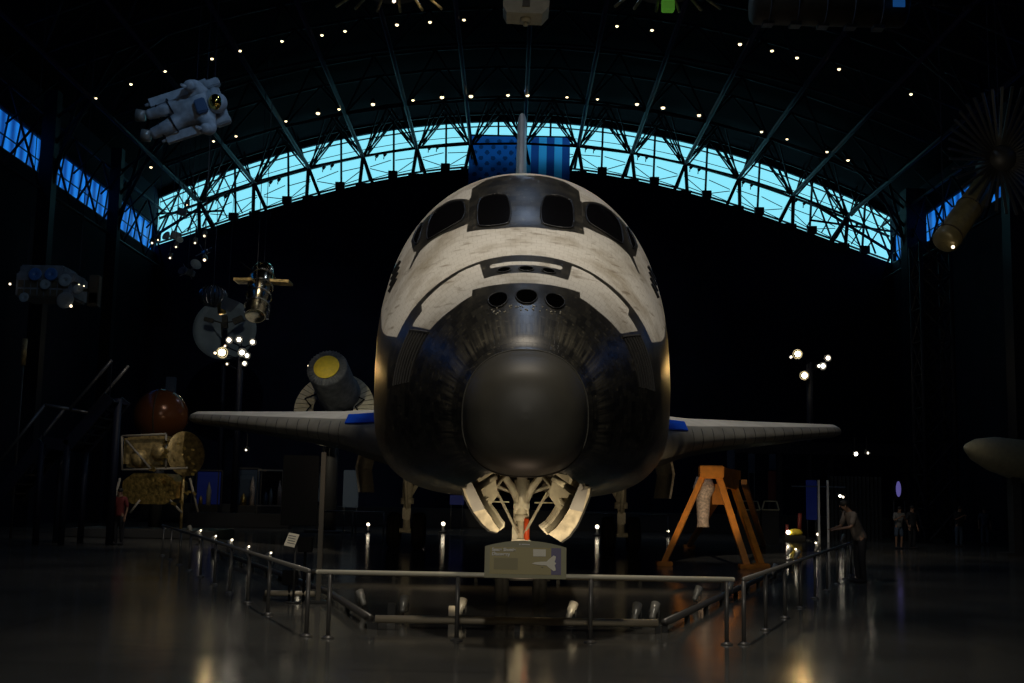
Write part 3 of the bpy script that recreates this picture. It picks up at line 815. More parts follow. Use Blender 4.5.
def wheel(c, r, w, parent):
    c = Vector(c); M = aim((1, 0, 0)); k = .25
    pr = [(r * .55, -w / 2), (r * .9, -w / 2), (r * .98, -w * .36), (r, -w * .2), (r, -w * .06), (r * .985, -w * .05), (r * .985, w * .05), (r, w * .06), (r, w * .2), (r * .98, w * .36), (r * .9, w / 2), (r * .55, w / 2)]
    m = MB(); m.lathe(pr, c, M, 40); t = m.build('wheel', 'rubber', parent)
    m = MB(); m.lathe([(.001, -w * .3), (r * .2, -w * .42), (r * .3, -w * .25), (r * .55, -w * .42), (r * .56, w * .42), (r * .3, w * .25), (r * .2, w * .42), (.001, w * .3)], c, M, 24); m.build('hub', 'tyre_grey', t)
    return t
wheel((gx - .29, GY, .41), .41, .22, orb); wheel((gx + .31, GY, .41), .41, .22, orb)
# open bay and its two curved doors
m = MB(); bx_, by0, by1, bz = .82, NY + 2.1, NY + 6.7, 2.9
m.box((gx, (by0 + by1) / 2, bz), (2 * bx_, by1 - by0, .05))
for sg in (-1, 1): m.box((gx + sg * bx_, (by0 + by1) / 2, (bz + 1.86) / 2), (.04, by1 - by0, bz - 1.86))
m.box((gx, by1, (bz + 1.8) / 2), (2 * bx_, .04, bz - 1.8))
bay = m.build('gear_bay', 'module_brown', orb)
DO = {-1: ([(459, 464), (460, 480), (465, 497), (473, 512), (482, 524), (490, 531), (497, 533)], [(469, 466), (471, 481), (477, 496), (485, 509), (491, 517), (495, 524), (500, 530)]),
      1: ([(592, 464), (592, 480), (589, 497), (583, 512), (577, 525), (569, 536), (561, 542)], [(583, 466), (581, 481), (576, 496), (569, 509), (563, 519), (556, 528), (548, 534)])}
for sg in (-1, 1):
    Y0, Y1 = 16.3, 20.3
    out = [(at(px, py, Y0).x - gx, at(px, py, Y0).z) for px, py in DO[sg][0]]
    inn = [(at(px, py, Y0).x - gx, at(px, py, Y0).z) for px, py in DO[sg][1]]
    n = len(out); m = MB()
    for i in range(n - 1):
        q = [out[i], out[i + 1], inn[i + 1], inn[i]]
        m.prism([(gx + x, Y0, z) for x, z in q], (0, 0, 0), (0, Y1 - Y0, 0))
    d = m.build('nose_gear_door', 'door_inner', orb)
    m = MB(); e_ = .02 * sg
    for i in range(n - 1):
        q = [out[i], out[i + 1], (out[i + 1][0] + e_, out[i + 1][1] - .012), (out[i][0] + e_, out[i][1] - .012)]
        m.prism([(gx + x, Y0 - .01, z) for x, z in q], (0, 0, 0), (0, Y1 - Y0 + .02, 0))
    m.build('outer_tiles', 'tile_black', d)
    for yy in (Y0 + .35, Y0 + 1.2, Y0 + 2.1, Y0 + 3.0):
        m = MB()
        pts_ = [(gx + a_[0] - sg * .03, yy, a_[1] + .01) for a_ in inn]
        for p_, q_ in zip(pts_, pts_[1:]): m.bar(p_, q_, .06, .08)
        m.build('door_rib', 'gear_white', d)
    # light grey panel on the front edge of the door
    m = MB(); I, O = inn, out
    m.prism([(gx + x, Y0 - .012, z) for x, z in ((O[1][0] * .97, O[1][1]), (I[1][0], I[1][1]), (I[3][0], I[3][1]), (O[3][0] * .97 + I[3][0] * .03, O[3][1]))], (0, 0, 0), (0, .012, 0))
    m.build('door_panel', 'door_panel', d, 'grey panel on the gear door')
    # hinge bracket and drive link inside the door
    m = MB()
    m.prism([(gx + sg * x, Y0 + .7, z) for x, z in ((.62, 2.02), (.42, 2.05), (.36, 1.72), (.52, 1.50), (.66, 1.62))], (0, 0, 0), (0, .08, 0))
    m.build('hinge_bracket', 'gear_white', d)
    m = MB(); m.tube([(gx + sg * .62, Y0 + .5, 1.52), (gx + sg * .28, Y0 + 1.2, 2.02)], .035, 8); m.tube([(gx + sg * .40, Y0 + .4, 1.98), (gx + sg * .70, Y0 + .3, 1.78)], .05, 8)
    m.build('drive_link', 'gear_white', d)

# main landing gear ------------------------------------------------
MY = 39.1
for sg in (-1, 1):
    x = NX + sg * 3.45
    zt_ = 3.6
    m = MB(); m.tube([(x, MY, zt_), (x, MY, 1.5)], .17, 14); m.tube([(x, MY, 1.6), (x, MY, .55)], .12, 14); m.tube([(x, MY, 1.6), (x, MY, 1.4)], .22, 14)
    m.tube([(x - .5, MY, .56), (x + .5, MY, .56)], .08, 10); m.tube([(x, MY, 1.5), (x - sg * .9, MY + .3, 3.2)], .07, 8); m.tube([(x, MY, 1.0), (x, MY - 1.4, 3.0)], .06, 8)
    m.box((x, MY - .16, 2.3), (.3, .2, .5), bev=.03); m.box((x, MY - .1, 1.1), (.26, .26, .4), bev=.03)
    s_ = m.build('main_gear_strut', 'gear_white', orb)
    for dx in (-.40, .40): wheel((x + dx, MY, .57), .57, .4, orb)
    m = MB(); xo = x + sg * 1.35
    P = [(xo, 3.1), (xo + sg * .12, 2.5), (xo - sg * .0, 1.75), (xo - sg * .06, 1.75), (xo + sg * .05, 2.5), (xo - sg * .08, 3.1)]
    m.prism([(a, MY - 2, z) for a, z in P], (0, 0, 0), (0, 4, 0)); m.build('main_gear_door', 'door_inner', orb)
# ---------------------------------------------------------------- barrier round the shuttle
def railing(name, a, b, xs, label, hm='rail_dark', h=.77):
    """a, b ends on the floor; xs: fractions along for the posts"""
    a, b = Vector(a), Vector(b)
    t = empty(name, ((a + b) / 2), label, 'railing')
    m = MB(); m.tube([a + Vector((0, 0, h)), b + Vector((0, 0, h))], .028, 12); m.sphere(a + Vector((0, 0, h)), .028, nu=10, nv=6); m.sphere(b + Vector((0, 0, h)), .028, nu=10, nv=6)
    m.build('handrail', hm, t)
    for f in xs:
        p = a + (b - a) * f
        m = MB(); m.tube([p, p + Vector((0, 0, h - .02))], .026, 12); q = m.build('post', 'post_metal', t)
        m = MB(); m.lathe([(.001, 0), (.075, 0), (.075, .012), (.035, .03), (.028, .035)], p, n=16); m.build('floor_flange', 'post_metal', q)
    return t
fa, fb = Vector((-2.25, 14.5, 0)), Vector((2.72, 14.7, 0))
railing('railing', fa, fb, [.03, .335, .655, .985], 'horizontal front railing of bare metal with four posts under the sign', 'rail_metal')
la, lb_ = Vector((-2.38, 14.65, 0)), Vector((-9.1, 32.0, 0))
ys = [14.65, 17.1, 18.75, 20.5, 22.3, 24.2, 26.0, 27.8, 29.8, 31.7]
railing('railing', la, lb_, [(y - la.y) / (lb_.y - la.y) for y in ys], 'long dark railing running back past the black display board towards the brown sphere')
ra, rb = Vector((2.86, 14.75, 0)), Vector((8.3, 29.4, 0))
ys = [14.75, 16.4, 18.2, 20.0, 22.0, 24.0, 26.0, 27.8, 29.3]
railing('railing', ra, rb, [(y - ra.y) / (rb.y - ra.y) for y in ys], 'long dark railing running back to the person leaning on it')
def kerb(pts, label, r=.05, material='kerb_metal', grp=None):
    t = empty('floor_rail', pts[0], label, 'floor rail')
    m = MB(); m.tube([Vector(p) + Vector((0, 0, .13)) for p in pts], r, 12); m.build('tube', material, t)
    for a, c in zip(pts, pts[1:]):
        a, c = Vector(a), Vector(c); n = max(1, int((c - a).length / 1.5))
        for i in range(n + 1):
            p = a + (c - a) * i / n; m = MB(); m.box(p + Vector((0, 0, .045)), (.07, .07, .09)); m.build('foot', 'fixture_dark', t)
    return t
kerb([(-7.9, 32.6, 0), (-4.38, 23.6, 0), (-2.82, 19.45, 0), (-1.73, 15.6, 0)][::-1], 'low metal floor rail running inside the railing towards the brown sphere', material='post_metal')
kerb([(-1.66, 15.55, 0), (1.95, 15.75, 0)], 'low beige floor rail just behind the front railing')
kerb([(2.05, 15.85, 0), (4.12, 22, 0), (7.2, 31, 0)], 'low metal floor rail running inside the railing towards the orange stand', material='post_metal')
kerb([(-3.9, 24.4, 0), (4.3, 24.4, 0)], 'low beige floor rail crossing behind the nose wheels')
kerb([(-3.78, 19.15, 0), (-3.0, 19.15, 0)], 'short beige floor rail at the foot of the black display board', r=.045)

# ---------------------------------------------------------------- the reader sign on the railing
sg_ = at(525, 577, 14.6); SXC, SY, SZ = sg_.x, 14.42, .77
t = empty('reader_sign', (SXC, SY, SZ), 'olive arched information sign mounted on the front railing under the nose', 'sign')
T = Matrix.Rotation(RAD(-12), 3, 'X')
hw, hh, ar = .485, .37, .075
def SP(x, z, y=0): return Vector((SXC, SY, SZ - .02)) + T @ Vector((x, y, z))
arc = [(hw * (1 - 2 * i / 24), hh + ar * (1 - ((1 - 2 * i / 24)) ** 2)) for i in range(25)]
m = MB(); m.prism([SP(x, z) for x, z in [(-hw, 0), (hw, 0)] + arc], (0, 0, 0), T @ Vector((0, .035, 0))); m.build('sign_board', 'sign_frame', t)
m = MB(); m.prism([SP(x, z, -.004) for x, z in ((-hw + .06, .045), (hw - .06, .045), (hw - .06, hh - .005), (-hw + .06, hh - .005))], (0, 0, 0), T @ Vector((0, .004, 0)))
fc = m.build('sign_face', 'sign_face', t)
def rect(x0, x1, z0, z1, mt, y=-.007):
    m = MB(); m.prism([SP(x, z, y) for x, z in ((x0, z0), (x1, z0), (x1, z1), (x0, z1))], (0, 0, 0), T @ Vector((0, .003, 0))); return m.build('printed_panel', mt, fc)
rect(hw - .18, hw - .062, .047, hh - .007, 'sign_violet')
rect(.09, .24, .26, .345, 'sign_white', -.009)
rect(-hw + .11, -.09, .10, .235, 'sign_shade', -.009)
m = MB()
sh = [(.075, .175), (.11, .188), (.18, .197), (.25, .200), (.285, .235), (.335, .275), (.36, .262), (.355, .225), (.345, .20), (.365, .18), (.345, .16), (.355, .135), (.36, .10), (.335, .09), (.285, .125), (.25, .155), (.18, .158), (.11, .165)]
m.prism([SP(x, z, -.012) for x, z in sh], (0, 0, 0), T @ Vector((0, .003, 0))); m.build('printed_shuttle', 'sign_white', fc, 'pale printed picture of the shuttle')
text('title_text', 'Space Shuttle\nDiscovery', SP(-hw + .085, .315, -.012), .052, 'sign_title', fc, rot=(78, 0, 0))
m = MB(); m.box(SP(-.07, hh + .030, -.004), (.016, .004, .016)); m.box(SP(.0, hh + .030, -.004), (.10, .004, .012)); m.build('header_mark', 'sign_title', fc)
m = MB(); 
for s in (-.2, .2): m.tube([(SXC + s, SY + .03, SZ + .12), (SXC + s, 14.6, SZ - .01)], .018, 8)
m.build('bracket', 'post_metal', t)

# ---------------------------------------------------------------- floor spotlights round the orbiter
protoS = empty('floor_spotlight', (0, 0, 0), 'x', 'floor spotlight')
m = MB(); m.lathe([(.001, 0), (.085, 0), (.085, .02), (.03, .03), (.001, .03)], n=16); m.tube([(0, 0, .03), (0, 0, .10)], .014, 8)
m.tube([(-.075, 0, .24), (-.075, 0, .12), (0, 0, .09), (.075, 0, .12), (.075, 0, .24)], .010, 6); m.build('base', 'fixture_dark', protoS)
hd = MB(); tl = aim((0, .62, .78)); hd.lathe([(.001, -.15), (.035, -.15), (.045, -.11), (.045, -.04), (.062, -.02), (.068, .12), (.062, .12), (.055, .05), (.001, .05)], (0, 0, .23), tl, 20)
hdo = hd.build('lamp_head', 'fixture', protoS)
m = MB(); m.lathe([(.001, .095), (.058, .095)], (0, 0, .23), tl, 16); m.build('lens', 'black_gloss', hdo)
spots = [ # px, py of the foot, yaw, scale, label
    (361, 612, -40, 1.0, 'small floor spotlight by the corner where the front floor rail turns back'),
    (403, 619, 5, 1.0, 'dark round floor spotlight beside the first square block behind the front railing'),
    (461, 622, 20, 1.0, 'floor spotlight standing close to the second front railing post beside a beige block'),
    (571, 627, 32, 1.05, 'single tilted floor spotlight between the sign and the third front post'),
    (636, 628, 22, 1.05, 'floor spotlight of the close pair behind the railing, the one nearer the sign'),
    (654, 627, 26, 1.05, 'floor spotlight of the close pair behind the railing, the one farther from the sign'),
    (697, 607, 40, 1.05, 'floor spotlight by the slanting floor rail below the orange stand'),
    (729, 600, 40, 1.0, 'floor spotlight right behind the corner posts below the orange stand'),
    (774, 580, 50, 1.1, 'floor spotlight beyond the corner on the railing side with the leaning person, nearest the corner'),
    (789, 560, 50, 1.2, 'lit floor spotlight second from the corner towards the leaning person'),
    (797, 563, 50, 1.2, 'lit floor spotlight third from the corner towards the leaning person'),
    (817, 556, 50, 1.3, 'lit floor spotlight fourth from the corner towards the leaning person'),
    (843, 545, 50, 1.4, 'floor spotlight right before the leaning person'),
    (297, 584, -45, 1.0, 'lit floor spotlight under the small white card stand by the black display board'),
    (269, 569, -45, 1.1, 'floor spotlight along the long railing, next after the card stand'),
    (247, 562, -45, 1.15, 'floor spotlight along the long railing, second after the card stand'),
    (230, 556, -45, 1.3, 'brightest floor spotlight along the long railing, third after the card stand'),
    (214, 551, -45, 1.3, 'floor spotlight along the long railing, fourth after the card stand'),
    (199, 545, -45, 1.4, 'floor spotlight along the long railing, fifth after the card stand'),
    (190, 538, -45, 1.4, 'floor spotlight at the far end of the long railing'),
]
SPOTLOC = []
for i, (px, py, yw, s, lb) in enumerate(spots):
    o = protoS if i == 0 else copy_tree(protoS)
    p = fl(px, py); o.location = p; o.rotation_euler = (0, 0, RAD(-yw)); o.scale = (s * .9,) * 3; o['label'] = lb; SPOTLOC.append(p); WP[o] = Vector((0, 0, 0))
    if 'lit' in lb.split() or 'brightest' in lb or 'along the long' in lb:
        m = MB(); m.sphere((0, -.05, .36), .026 if 'lit' in lb.split() or 'brightest' in lb else .022, nu=10, nv=6); m.build('bulb', 'lamp_floor', o)
# square blocks beside two of them
for px, py, lb in ((391, 621, 'small dark square block behind the front railing beside the round floor spotlight'), (452, 624, 'small beige square block beside the second front railing post')):
    p = fl(px, py); m = MB(); m.box(p + Vector((0, 0, .12)), (.10, .06, .24), bev=.006)
    m.build('block', 'case_light' if px > 400 else 'fixture_dark', None, lb, 'block')

# floor lamps shining towards the visitors, under the fuselage
protoG = empty('floor_lamp', (0, 0, 0), 'x', 'floor lamp')
m = MB(); m.lathe([(.001, 0), (.12, 0), (.12, .05), (.05, .07), (.03, .2), (.001, .2)], n=16); m.build('base', 'fixture_dark', protoG)
m = MB(); m.sphere((0, -.02, .26), .055, nu=14, nv=10); m.build('bulb', 'lamp_floor', protoG)
lampl = [(368, 532, .9, 'round lit floor lamp on the outer side of the main wheels toward the display board'), (443, 533, 1.1, 'bright lit floor lamp between the main wheels and the nose gear door, display board side'),
         (423, 537, .6, 'faint floor lamp beside the main wheels, display board side'), (597, 536, 1.1, 'bright lit floor lamp between the nose gear door and the main wheels, orange stand side'),
         (668, 537, .7, 'small lit floor lamp beside the near leg of the orange stand'), (818, 541, .8, 'lit floor lamp near the yellow lit exhibit and the leaning person'), (435, 521, .7, 'dim far floor lamp between main wheels and nose door'),
         (503, 523, .5, 'tiny far floor lamp seen beside the nose gear strut')]
for i, (px, py, s, lb) in enumerate(lampl):
    o = protoG if i == 0 else copy_tree(protoG)
    p = fl(px, py); o.location = p; k = s * p.y / 38; o.scale = (k, k, k); o['label'] = lb

# ---------------------------------------------------------------- black display board on its post
bx = at(301, 490, 19.0)
p0 = fl(318, 603); t = empty('display_board', (p0.x, p0.y, 0), 'tall black display board fixed to a slim beige post behind the railing', 'display board')
ztp = at(319, 452, p0.y).z
m = MB(); m.box((p0.x, p0.y, ztp / 2), (.075, .06, ztp), bev=.006); m.build('post', 'post_beige', t)
q0, q1 = at(284, 455, p0.y), at(317, 526, p0.y)
m = MB(); m.box(((q0.x + q1.x) / 2, p0.y - .02, (q0.z + q1.z) / 2), (q1.x - q0.x, .05, q0.z - q1.z), bev=.01); m.build('board', 'black', t)
m = MB(); m.box((p0.x, p0.y, .02), (.4, .35, .04), bev=.01); m.build('base', 'fixture_dark', t)
p1 = fl(293, 603); t = empty('card_stand', (p1.x, p1.y, 0), 'small white tilted card on a thin stand before the black display board', 'card stand')
c1 = at(292, 540, p1.y); m = MB(); m.tube([(p1.x, p1.y, 0), (p1.x, p1.y, c1.z)], .018, 8); m.lathe([(.001, 0), (.12, 0), (.12, .02), (.001, .02)], (p1.x, p1.y, 0)); m.build('stand', 'fixture_dark', t)
M_ = rotm('X', -35); m = MB(); m.box((c1.x, p1.y - .03, c1.z), (.17, .012, .24), M_ @ rotm('Y', 12)); cd = m.build('card', 'sign_white', t)
m = MB()
for k in range(4): m.box(Vector((c1.x, p1.y - .03, c1.z)) + M_ @ Vector((0, -.009, .07 - k * .045)), (.12, .003, .012), M_ @ rotm('Y', 12))
m.build('printed_lines', 'cloth_grey', cd)
for (a, b_, c_, d_, lb) in ((299, 312, 537, 552, 'black box hanging just beside the small white card'), (283, 297, 570, 585, 'black box low between the railing posts under the small white card')):
    A, B = at(a, c_, p1.y + .15), at(b_, d_, p1.y + .15); m = MB(); m.box(((A.x + B.x) / 2, p1.y + .15, (A.z + B.z) / 2), (B.x - A.x, .15, A.z - B.z), bev=.01)
    m.tube([((A.x + B.x) / 2, p1.y + .15, 0), ((A.x + B.x) / 2, p1.y + .15, B.z)], .02, 8)
    m.build('equipment_box', 'black', None, lb, 'box')

# ---------------------------------------------------------------- orange A-frame stand with a mottled cylinder
base = fl(705, 570)
t = empty('orange_stand', (base.x, base.y, 0), 'orange trestle stand with splayed legs below the wing', 'stand')
YA, YB2 = 31.4, 33.6
ap = at(711, 472, YA); ap2 = at(737, 476, YB2)
m = MB(); m.box((ap.x, YA, ap.z), (.62, .35, .34), rotm('Z', 0), bev=.03); m.bar((ap.x, YA, ap.z + .02), (ap2.x, YB2, ap2.z + .02), .22, .26); m.bar((ap.x + .25, YA, ap.z - .1), (ap2.x, YB2, ap2.z - .15), .12, .5)
m.build('head', 'orange_paint', t)
legs = [(at(704, 474, YA), fl(664, 566)), (at(719, 478, YA), fl(747, 569)), (at(731, 478, YB2), fl(761, 568)), (at(744, 482, YB2 + .5), fl(764, 548)), (at(729, 480, YB2), fl(689, 548))]
for a, c in legs:
    m = MB(); m.bar(a, Vector((c.x, c.y, .08)), .16, .14); l = m.build('leg', 'orange_paint', t)
    m = MB(); m.box((c.x, c.y, .06), (.42, .36, .12), bev=.02); m.build('foot_pad', 'orange_paint' if c is not legs[3][1] else 'fixture_dark', l)
cA, cB = at(704, 488, 32.4), at(703, 527, 32.4)
m = MB(); m.tube([cA + Vector((0, 0, .3)), cA, cA - Vector((.02, 0, .25)), cB + Vector((0, 0, .12)), cB], [.2, .30, .20, .15, .17], 16); 
m.build('mottled_cylinder', 'pale_mottled', None, 'pale mottled cylinder hanging upright inside the orange trestle stand', 'cylinder')
m = MB(); a1 = at(716, 497, 32.6); m.prism([a1 + Vector(v) for v in ((-.1, 0, -.2), (.35, 0, -.2), (.3, 0, .05), (.05, 0, .35), (-.1, 0, .35))], (0, 0, 0), (0, .3, 0)); m.build('lit_bracket', 'orange_paint', t)

# ---------------------------------------------------------------- lamp poles
def lamp_pole(basepx, Y, top, heads, label, zadd=0):
    p = at(basepx[0], basepx[1], Y)
    t = empty('lamp_pole', (p.x, Y, 0), label, 'lamp pole')
    zt = at(basepx[0], top, Y).z
    m = MB(); m.tube([(p.x, Y, 0), (p.x, Y, zt)], .16, 14); m.lathe([(.001, 0), (.4, 0), (.4, .05), (.001, .05)], (p.x, Y, 0)); m.build('pole', 'steel_paint', t)
    m = MB()
    for (hx, hy, s, mt) in heads:
        q = at(hx, hy, Y - .5); m.tube([(p.x, Y, q.z - .3), (q.x, Y - .2, q.z)], .035, 6)
    m.build('arm', 'steel_paint', t)
    for (hx, hy, s, mt) in heads:
        q = at(hx, hy, Y - .5)
        m = MB(); m.lathe([(.001, .4), (.12 * s, .4), (.17 * s, .25), (.2 * s, .0), (.18 * s, .0), (.15 * s, .06)], q + Vector((0, .05, 0)), aim((0, 1, .2)), 14)
        h = m.build('lamp_head', 'fixture_dark', t)
        m = MB(); m.sphere(q, .105 * s, nu=14, nv=8); m.build('bulb', mt, h)
lamp_pole((233, 520), 60, 346, [(222, 352.5, 1.6, 'lamp_hot'), (229, 340, 1.0, 'lamp_white'), (239, 339.5, 1.0, 'lamp_white'), (252.5, 342, .95, 'lamp_white'), (242, 352.5, 1.2, 'lamp_white'), (247, 355.5, .9, 'lamp_white'), (244.5, 363.5, .8, 'lamp_white'), (225, 346, .5, 'lamp_dim'), (227, 364, .5, 'lamp_dim'), (215, 353, .6, 'lamp_dim')], 'tall lamp pole with a cluster of lit lamps before the pale round dish')
lamp_pole((811, 520), 60, 362, [(797.8, 354, 1.35, 'lamp_hot'), (791, 357, .5, 'lamp_white'), (804.5, 375.5, 1.25, 'lamp_hot'), (823, 366, 1.05, 'lamp_white'), (819, 366, .6, 'lamp_white'), (828, 358, .95, 'lamp_white')], 'tall lamp pole with a few warm lit lamps beyond the wing tip')
# ---------------------------------------------------------------- people
def skinned(name, chains, material, parent, sub=1):
    """chains: list of [(point, radius), ...]; chains share joints by position; grown into one continuous skin"""
    vs = []; rs = []; es = []; idx = {}
    for ch in chains:
        prev = None
        for p, r in ch:
            k = tuple(round(c, 3) for c in p)
            if k not in idx: idx[k] = len(vs); vs.append(Vector(p)); rs.append(r)
            i = idx[k]
            if prev is not None and prev != i and (prev, i) not in es and (i, prev) not in es: es.append((prev, i))
            prev = i
    off = Vector((0, 0, 0)); q = parent
    while q is not None:
        if q in WP: off = WP[q]; break
        q = q.parent
    me = bpy.data.meshes.new(name); me.from_pydata([v - off for v in vs], es, [])
    me.materials.append(MATS[material])
    o = bpy.data.objects.new(name, me); C.objects.link(o); o.parent = parent
    sk = o.modifiers.new('skin', 'SKIN'); sk.use_smooth_shade = True
    if not me.skin_vertices: me.skin_vertices.new(name='sk')
    for i, r in enumerate(rs):
        rr = r if isinstance(r, tuple) else (r, r)
        me.skin_vertices[0].data[i].radius = rr
    me.skin_vertices[0].data[0].use_root = True
    sb = o.modifiers.new('sub', 'SUBSURF'); sb.levels = sub; sb.render_levels = sub
    return o
def hand(chains, wrist, d, side, up=Vector((0, 0, 1))):
    """palm and five fingers from the wrist along d"""
    d = d.normalized(); s = side.normalized(); u = d.cross(s)
    palm = wrist + d * .06
    chains.append([(wrist, .024), (palm, (.036))])
    for k, (o_, L) in enumerate(((-.027, .062), (-.009, .075), (.009, .072), (.027, .055))):
        b = palm + d * .03 + s * o_
        chains.append([(palm, .036), (b, .010), (b + d * L * .5 - u * .006, .0085), (b + d * L - u * .022, .007)])
    b = wrist + d * .03 + s * -.034
    chains.append([(palm, .036), (b, .011), (b + d * .035 - s * .016, .010), (b + d * .06 - s * .018 - u * .012, .008)])
def person(base, face, label, shirt, trousers, pose='stand', h=1.72, shorts=False, hairc='hair'):
    """face: heading angle (0 looks to -y)"""
    t = empty('person', base, label, 'person')
    k = h / 1.75; Rz = Matrix.Rotation(face, 3, 'Z'); B = Vector(base)
    def P(x, y, z): return B + Rz @ Vector((x, y, z)) * k    # x: to the person's left, -y: ahead
    lean = {'stand': 0, 'lean': .20, 'hold': .05}[pose]
    hip = P(0, 0, .93); waist = P(0, -.02 - lean * .3, 1.08); chest = P(0, -.02 - lean * .8, 1.30); neck = P(0, -.03 - lean * 1.15, 1.48); 
    hd = P(0, -.06 - lean * 1.55, 1.60 - lean * .12); crown = P(0, -.05 - lean * 1.6, 1.69 - lean * .15)
    body = [[(hip, .12 * k), (waist, .115 * k), (chest, .135 * k), (neck, .055 * k), (hd, .078 * k), (crown, .07 * k)]]
    shirtc = [[(P(0, .01, .86), .165 * k), (hip, .165 * k), (waist, .145 * k), (chest, .16 * k), (P(0, -.025 - lean * 1.1, 1.43), .085 * k)]]
    trc = []
    for s in (-1, 1):
        hj = P(.09 * s, 0, .88); kn = P(.10 * s + (.02 * s), -.03, .48); an = P(.11 * s, .02, .08); toe = P(.125 * s, -.15, .035)
        body.append([(hip, .12 * k), (hj, .085 * k), (kn, .052 * k), (an, .036 * k), (toe, .032 * k)])
        trc.append([(P(0, -.01 - lean * .15, 1.02), .12 * k), (P(0, 0, .95), .15 * k), (hj, .10 * k), (kn, (.072 if not shorts else .085) * k)] + ([] if shorts else [(P(.11 * s, .015, .05), .06 * k)]))
        sh = P(.19 * s, -.02 - lean * 1.0, 1.41)
        if pose == 'lean': el = P(.24 * s, -.32, 1.15); wr = P(.12 * s, -.56, 1.10)
        elif pose == 'hold': el = P(.25 * s, -.12, 1.14); wr = P(.10 * s, -.34, 1.28)
        else: el = P(.25 * s, .02, 1.12); wr = P(.26 * s, -.08, .86)
        body.append([(chest, .135 * k), (sh, .055 * k), (el, .038 * k), (wr, .026 * k)])
        hand(body, wr, wr - el, (Rz @ Vector((s, 0, 0))))
        mid = sh + (el - sh) * .95
        shirtc.append([(chest, .16 * k), (sh, .075 * k), (mid, .062 * k)])
    skinned('body', body, 'skin', t)
    skinned('shirt', shirtc, shirt, t)
    skinned('trousers', trc, trousers, t)
    M_ = Rz
    m = MB(); m.sphere(hd + Rz @ Vector((0, .02, .045)) * k, (.088 * k, .10 * k, .085 * k), nu=16, nv=10)
    m.build('hair', hairc, t)
    m = MB(); m.sphere(hd + Rz @ Vector((0, -.085, -.01)) * k, (.014 * k, .02 * k, .022 * k), nu=8, nv=6)
    for s in (-1, 1): m.sphere(hd + Rz @ Vector((s * .08, 0, -.01)) * k, (.012 * k, .02 * k, .03 * k), nu=8, nv=6)
    m.build('face_features', 'skin', t)
    for s in (-1, 1):
        m = MB(); m.sphere(P(.12 * s, -.06, .045), (.05 * k, .14 * k, .05 * k), Rz, nu=12, nv=8); m.build('shoe', 'cloth_dark', t)
    return t
p = fl(861, 583)
person(p, RAD(-78), 'person in a light patterned shirt and dark trousers leaning over the railing end', 'cloth_beige', 'cloth_dark', 'lean', 1.84)
p = fl(899, 549); person(p, RAD(10), 'person in a pale blue-grey top and shorts standing in front of the violet lit screen', 'cloth_grey', 'cloth_blue', 'hold', 1.68, True)
p = fl(912, 549); person(p, RAD(30), 'person in dark clothes standing close beside the one in pale shorts', 'cloth_dark', 'cloth_dark', 'stand', 1.72)
p = fl(959, 547); person(p, RAD(20), 'person in a dark top and pale trousers holding something up, below the cream rocket cone', 'cloth_dark', 'cloth_blue', 'hold', 1.75)
p = fl(985, 545); person(p, RAD(-10), 'person in blue-grey standing alone nearest the dark lattice tower', 'cloth_blue', 'cloth_blue', 'stand', 1.7)
p = fl(118, 545); person(p, RAD(-20), 'person in dark red clothes standing before the gold foil craft', 'cloth_red', 'cloth_dark', 'stand', 1.75)

# ---------------------------------------------------------------- astronaut on a cable
AY = 27.0; ac = at(187, 110, AY)
t = empty('hanging_astronaut', ac, 'white spacesuit with gold visor and jet backpack hanging high beside the roof pipes', 'spacesuit')
# suit frame: u runs feet to head, v across the shoulders, w towards the viewer
def SUIT(px, py, d=0): return at(px, py, AY + d)
hip = SUIT(183, 113); chest = SUIT(200, 106); neck = SUIT(208, 103)
body = [[(hip, .34), (SUIT(192, 109.5), .36), (chest, .38), (neck, .24)]]
body.append([(hip, .34), (SUIT(178, 105), .24), (SUIT(165, 110, -.2), .17), (SUIT(152, 114, -.1), .14), (SUIT(145, 115, -.15), .13)])
body.append([(hip, .34), (SUIT(178, 120), .24), (SUIT(168, 127, -.2), .18), (SUIT(155, 133, -.1), .15), (SUIT(150, 135, -.15), .14)])
body.append([(chest, .38), (SUIT(200, 95, -.1), .20), (SUIT(192, 85, -.3), .16), (SUIT(187, 86, -.6), .13)])
body.append([(chest, .38), (SUIT(207, 120, -.1), .20), (SUIT(211, 130, -.3), .16), (SUIT(202, 128, -.6), .13)])
skinned('suit', body, 'suit_white', t, 2)
m = MB(); m.sphere(SUIT(217, 103), .24, nu=20, nv=12); hel = m.build('helmet', 'suit_white', t)
m = MB(); m.sphere(SUIT(215.5, 102, -.12), (.17, .16, .19), nu=20, nv=12); m.build('visor', 'gold_visor', hel)
for px, py in ((142.5, 116), (148, 136)):
    m = MB(); q = SUIT(px, py, -.15); m.tube([q + Vector((.06, 0, 0)), q + Vector((-.14, -.02, .01))], [.13, .15], 14); m.build('boot_sole', 'fixture', t)
def chainhand(c, d, s_):
    ch = []; hand(ch, c, d, s_); return ch
for (px, py, dy) in ((187, 86, -.62), (202, 128, -.62)):
    q = SUIT(px, py, dy); skinned('glove', chainhand(q, Vector((-.7, -.4, 0)), Vector((0, 0, 1))), 'suit_white', t)
m = MB()
r_ = Matrix.Rotation(RAD(-22), 3, 'Y')
m.box(SUIT(205, 105, .38), (.55, .30, 1.15), r_, bev=.05); m.box(SUIT(219, 103, .40), (.22, .3, .9), r_, bev=.05)
m.build('backpack', 'suit_white', t)
for (a, c) in (((204, 128), (167, 140)), ((190, 91), (150, 104))):
    m = MB(); A_, B_ = SUIT(*a, .1), SUIT(*c, .0)
    m.bar(A_, B_, .17, .2); m.tube([B_, B_ + (B_ - A_).normalized() * .12], .04, 8); m.build('control_arm', 'suit_white', t)
